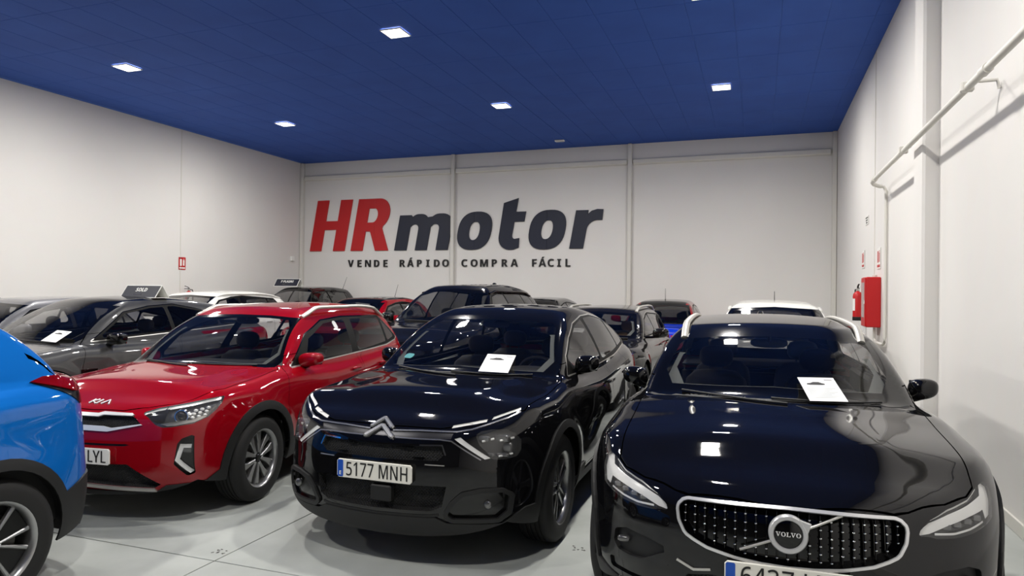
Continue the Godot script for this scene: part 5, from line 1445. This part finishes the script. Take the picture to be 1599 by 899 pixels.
# ---------------------------------------------------------------- the skin of a car
# Local axes: x to the car's left, y up, z towards its nose; z = 0 halfway between the axles.
class Shape:
	var g: Dictionary
	var T: Lut
	var W: Lut
	var S: Lut
	var FZ: Lut
	var FB: Lut
	var RZ: Lut
	var RB: Lut
	var R: Lut
	var CW: Lut
	var TU: Lut
	var WS: Lut
	var BZ: Lut
	var zf := 0.0
	var zr := 0.0
	var wb := 0.0
	var ar := 0.0
	var fl := 0.0
	var hy := 0.0
	var crown := 0.0
	var wsb := 0.0
	var bzb := 0.0
	var rcr := 0.0
	var ks := [0.1, 0.07, 0.08, 0.1, 0.05, 0.06, 0.03]
	var bul := [0.0, 0.3, 0.5, 0.03]
	var slope := 0.0
	var yb := 0.18
	func _init(d: Dictionary) -> void:
		g = d
		T = Lut.new(d.top); W = Lut.new(d.plan); S = Lut.new(d.sec); FZ = Lut.new(d.nose); FB = Lut.new(d.nosebow)
		RZ = Lut.new(d.tail); RB = Lut.new(d.tailbow); R = Lut.new(d.roof); CW = Lut.new(d.cplan); TU = Lut.new(d.tumble)
		WS = Lut.new(d.screen); BZ = Lut.new(d.back)
		zf = d.zf; zr = d.zr; wb = d.wb; ar = d.arch; fl = d.get("flare", 0.02); hy = d.wheel_r
		crown = d.get("crown", 0.06); wsb = d.get("wsb", 0.30); bzb = d.get("bzb", 0.25); rcr = d.get("rcr", 0.10)
		ks = d.get("ks", ks); bul = d.get("bulge", bul); slope = d.get("slope", 0.0); yb = d.get("yb", 0.18)
	static func smax(a: float, b: float, k: float) -> float:
		var h := maxf(k - absf(a - b), 0.0)
		return maxf(a, b) + h * h / (4.0 * k)
	func d(x: float, y: float, z: float) -> float:
		var ax := absf(x)
		var t := T.at(z)
		if z > 0.4:
			var q := clampf((z - 0.7) / (zf - 0.7), 0.0, 1.0)
			t += bul[0] / (1.0 + exp((ax - bul[1] - (bul[2] - bul[1]) * (1.0 - q)) / bul[3])) * smoothstep(zf - 0.05, zf - 0.6, z)
		var w := W.at(z)
		var top := y - t + crown * ax * ax
		var flr := 0.0
		if fl > 0.0:
			var dz := minf(absf(z - wb * 0.5), absf(z + wb * 0.5))
			var r := (sqrt(dz * dz + (y - hy) * (y - hy)) - ar) / 0.10
			if r > 0.0: flr = fl * exp(-r * r)
			else: flr = fl
		var side := ax - w + S.at(y - slope * z) - flr
		var b := smax(top, side, ks[0])
		b = smax(b, z - FZ.at(y) + FB.at(ax), ks[1])
		b = smax(b, RZ.at(y) + RB.at(ax) - z, ks[2])
		b = smax(b, yb - y, 0.05)
		if y > 0.55:
			var c := smax(y - R.at(z) + rcr * ax * ax, ax - CW.at(z) + TU.at(y), ks[3])
			c = smax(c, (z - WS.at(y) + wsb * ax * ax) * 0.5, ks[4])
			c = smax(c, (BZ.at(y) + bzb * ax * ax - z) * 0.8, ks[5])
			b = -smax(-b, -c, ks[6])
		return b
	func normal(q: Vector3) -> Vector3:
		var e := 0.006
		return Vector3(d(q.x + e, q.y, q.z) - d(q.x - e, q.y, q.z), d(q.x, q.y + e, q.z) - d(q.x, q.y - e, q.z), d(q.x, q.y, q.z + e) - d(q.x, q.y, q.z - e)).normalized()
	func between(a: Vector3, b: Vector3) -> Vector3:   # a inside, b outside
		var lo := 0.0
		var hi := 1.0
		for i in 13:
			var m := (lo + hi) * 0.5
			var q := a.lerp(b, m)
			if d(q.x, q.y, q.z) < 0.0: lo = m
			else: hi = m
		return a.lerp(b, (lo + hi) * 0.5)
	# first point of the skin along a line from outside
	func hit(from: Vector3, way: Vector3, far := 6.0) -> Vector3:
		var t := 0.0
		for i in 900:
			var q := from + way * t
			var v := d(q.x, q.y, q.z)
			if v < 0.0: return between(q, from + way * (t - 0.02))
			t += 0.02
			if t > far: break
		return Vector3.INF
	func front(x: float, y: float) -> Vector3: return hit(Vector3(x, y, zf + 0.15), Vector3(0, 0, -1))
	func rear(x: float, y: float) -> Vector3: return hit(Vector3(x, y, zr - 0.15), Vector3(0, 0, 1))
	func side(z: float, y: float) -> Vector3: return hit(Vector3(1.3, y, z), Vector3(-1, 0, 0))
	func above(x: float, z: float) -> Vector3: return hit(Vector3(x, 2.2, z), Vector3(0, -1, 0))
	# half of the skin (x >= 0)
	func skin(nx: int, ny: int, nz: int) -> Soup:
		var s := Soup.new()
		var X := 1.1
		var y0 := 0.1
		var y1 := 1.95
		var z0 := zr - 0.12
		var z1 := zf + 0.12
		var zc := (z0 + z1) * 0.5
		var hz := (z1 - z0) * 0.5
		var iz := (hz - 0.85) / hz
		var face := func(nu: int, nv: int, at: Callable) -> void:
			var P := PackedVector3Array()
			var N := PackedVector3Array()
			for j in nv + 1:
				for i in nu + 1:
					var o: Vector3 = at.call(float(i) / nu, float(j) / nv)
					var q := between(Vector3(o.x * 0.2, 0.66 + (o.y - 1.0) * 0.12, zc + (o.z - zc) * iz), o)
					P.append(q)
					var m := normal(q)
					if o.x == 0.0: m = Vector3(0, m.y, m.z).normalized()
					N.append(m)
			for j in nv:
				for i in nu:
					var a := j * (nu + 1) + i
					var b := a + 1
					var c := a + nu + 2
					var e := a + nu + 1
					s.tri(P[a], P[b], P[c], N[a], N[b], N[c])
					s.tri(P[a], P[c], P[e], N[a], N[c], N[e])
		face.call(nx, ny, func(u: float, v: float) -> Vector3: return Vector3(X * u, lerpf(y0, y1, v), z1))
		face.call(nx, ny, func(u: float, v: float) -> Vector3: return Vector3(X * u, lerpf(y0, y1, v), z0))
		face.call(nz, ny, func(u: float, v: float) -> Vector3: return Vector3(X, lerpf(y0, y1, v), lerpf(z0, z1, u)))
		face.call(nz, nx, func(u: float, v: float) -> Vector3: return Vector3(X * v, y1, lerpf(z0, z1, u)))
		return s

# ---------------------------------------------------------------- cutting panels out of a skin
# view: angle about y of the direction looked from (0 = from the nose, 90 = from the left, 180 = from the tail), or -1 from above
static func flat_of(q: Vector3, view: float) -> Vector2:
	if view < 0.0: return Vector2(q.x, q.z)
	var a := deg_to_rad(view)
	return Vector2(q.x * cos(a) - q.z * sin(a), q.y)

static func carve(s: Soup, poly: PackedVector2Array, view: float, lim := AABB(Vector3(-3, -1, -4), Vector3(6, 4, 8)), mind := 0.02) -> Soup:
	var inside := Soup.new()
	var rest := Soup.new()
	var a := deg_to_rad(view)
	var way := Vector3.UP if view < 0.0 else Vector3(sin(a), 0, cos(a))
	var bb := Rect2(poly[0], Vector2.ZERO)
	for q in poly: bb = bb.expand(q)
	bb = bb.grow(0.0001)
	for i in range(0, s.p.size(), 3):
		var A := s.p[i]
		var B := s.p[i + 1]
		var C := s.p[i + 2]
		var a2 := flat_of(A, view)
		var b2 := flat_of(B, view)
		var c2 := flat_of(C, view)
		var tb := Rect2(a2, Vector2.ZERO).expand(b2).expand(c2)
		var keep := not bb.intersects(tb, true)
		if not keep: keep = not lim.has_point((A + B + C) / 3.0) or (s.n[i] + s.n[i + 1] + s.n[i + 2]).dot(way) < mind * 3.0
		var den := (b2.y - c2.y) * (a2.x - c2.x) + (c2.x - b2.x) * (a2.y - c2.y)
		if not keep and absf(den) < 1e-9: keep = true
		if keep:
			rest.p.append_array([A, B, C])
			rest.n.append_array([s.n[i], s.n[i + 1], s.n[i + 2]])
			continue
		var tr := PackedVector2Array([a2, b2, c2])
		var ins := Geometry2D.intersect_polygons(tr, poly)
		if ins.is_empty():
			rest.p.append_array([A, B, C])
			rest.n.append_array([s.n[i], s.n[i + 1], s.n[i + 2]])
			continue
		var outs := Geometry2D.clip_polygons(tr, poly)
		if outs.is_empty():
			inside.p.append_array([A, B, C])
			inside.n.append_array([s.n[i], s.n[i + 1], s.n[i + 2]])
			continue
		for k in 2:
			var to: Soup = inside if k == 0 else rest
			for pl in (ins if k == 0 else outs):
				var ix := Geometry2D.triangulate_polygon(pl)
				for j in range(0, ix.size(), 3):
					var w: Array[Vector3] = []
					var m: Array[Vector3] = []
					for e in 3:
						var q: Vector2 = pl[ix[j + e]]
						var l1 := ((b2.y - c2.y) * (q.x - c2.x) + (c2.x - b2.x) * (q.y - c2.y)) / den
						var l2 := ((c2.y - a2.y) * (q.x - c2.x) + (a2.x - c2.x) * (q.y - c2.y)) / den
						var l3 := 1.0 - l1 - l2
						w.append(A * l1 + B * l2 + C * l3)
						m.append((s.n[i] * l1 + s.n[i + 1] * l2 + s.n[i + 2] * l3).normalized())
					to.tri(w[0], w[1], w[2], m[0], m[1], m[2])
	s.p = rest.p
	s.n = rest.n
	return inside

static func poly_of(c: Array, view := 0.0, r := 0.0) -> PackedVector2Array:   # flat list x, y; for a side view z, y
	var q := PackedVector2Array()
	for i in range(0, c.size(), 2): q.append(Vector2(-c[i] if view == 90.0 else c[i], c[i + 1]))
	return rounded(q, r) if r > 0.0 else q

static func rounded(q: PackedVector2Array, r: float) -> PackedVector2Array:
	var a := Geometry2D.offset_polygon(q, -r, Geometry2D.JOIN_MITER)
	if a.size() != 1: return q
	var b := Geometry2D.offset_polygon(a[0], r, Geometry2D.JOIN_ROUND)
	var out := PackedVector2Array()
	for v in b[0]:
		if out.is_empty() or out[-1].distance_to(v) > r * 0.12: out.append(v)
	return out

static func grown(q: PackedVector2Array, r: float) -> PackedVector2Array:
	var a := Geometry2D.offset_polygon(q, r, Geometry2D.JOIN_MITER)
	return a[0] if a.size() else q

static func band(c: Array, w: float, view := 0.0) -> PackedVector2Array:   # a line of width w
	var a := Geometry2D.offset_polyline(poly_of(c, view), w * 0.5, Geometry2D.JOIN_MITER, Geometry2D.END_BUTT)
	return a[0]
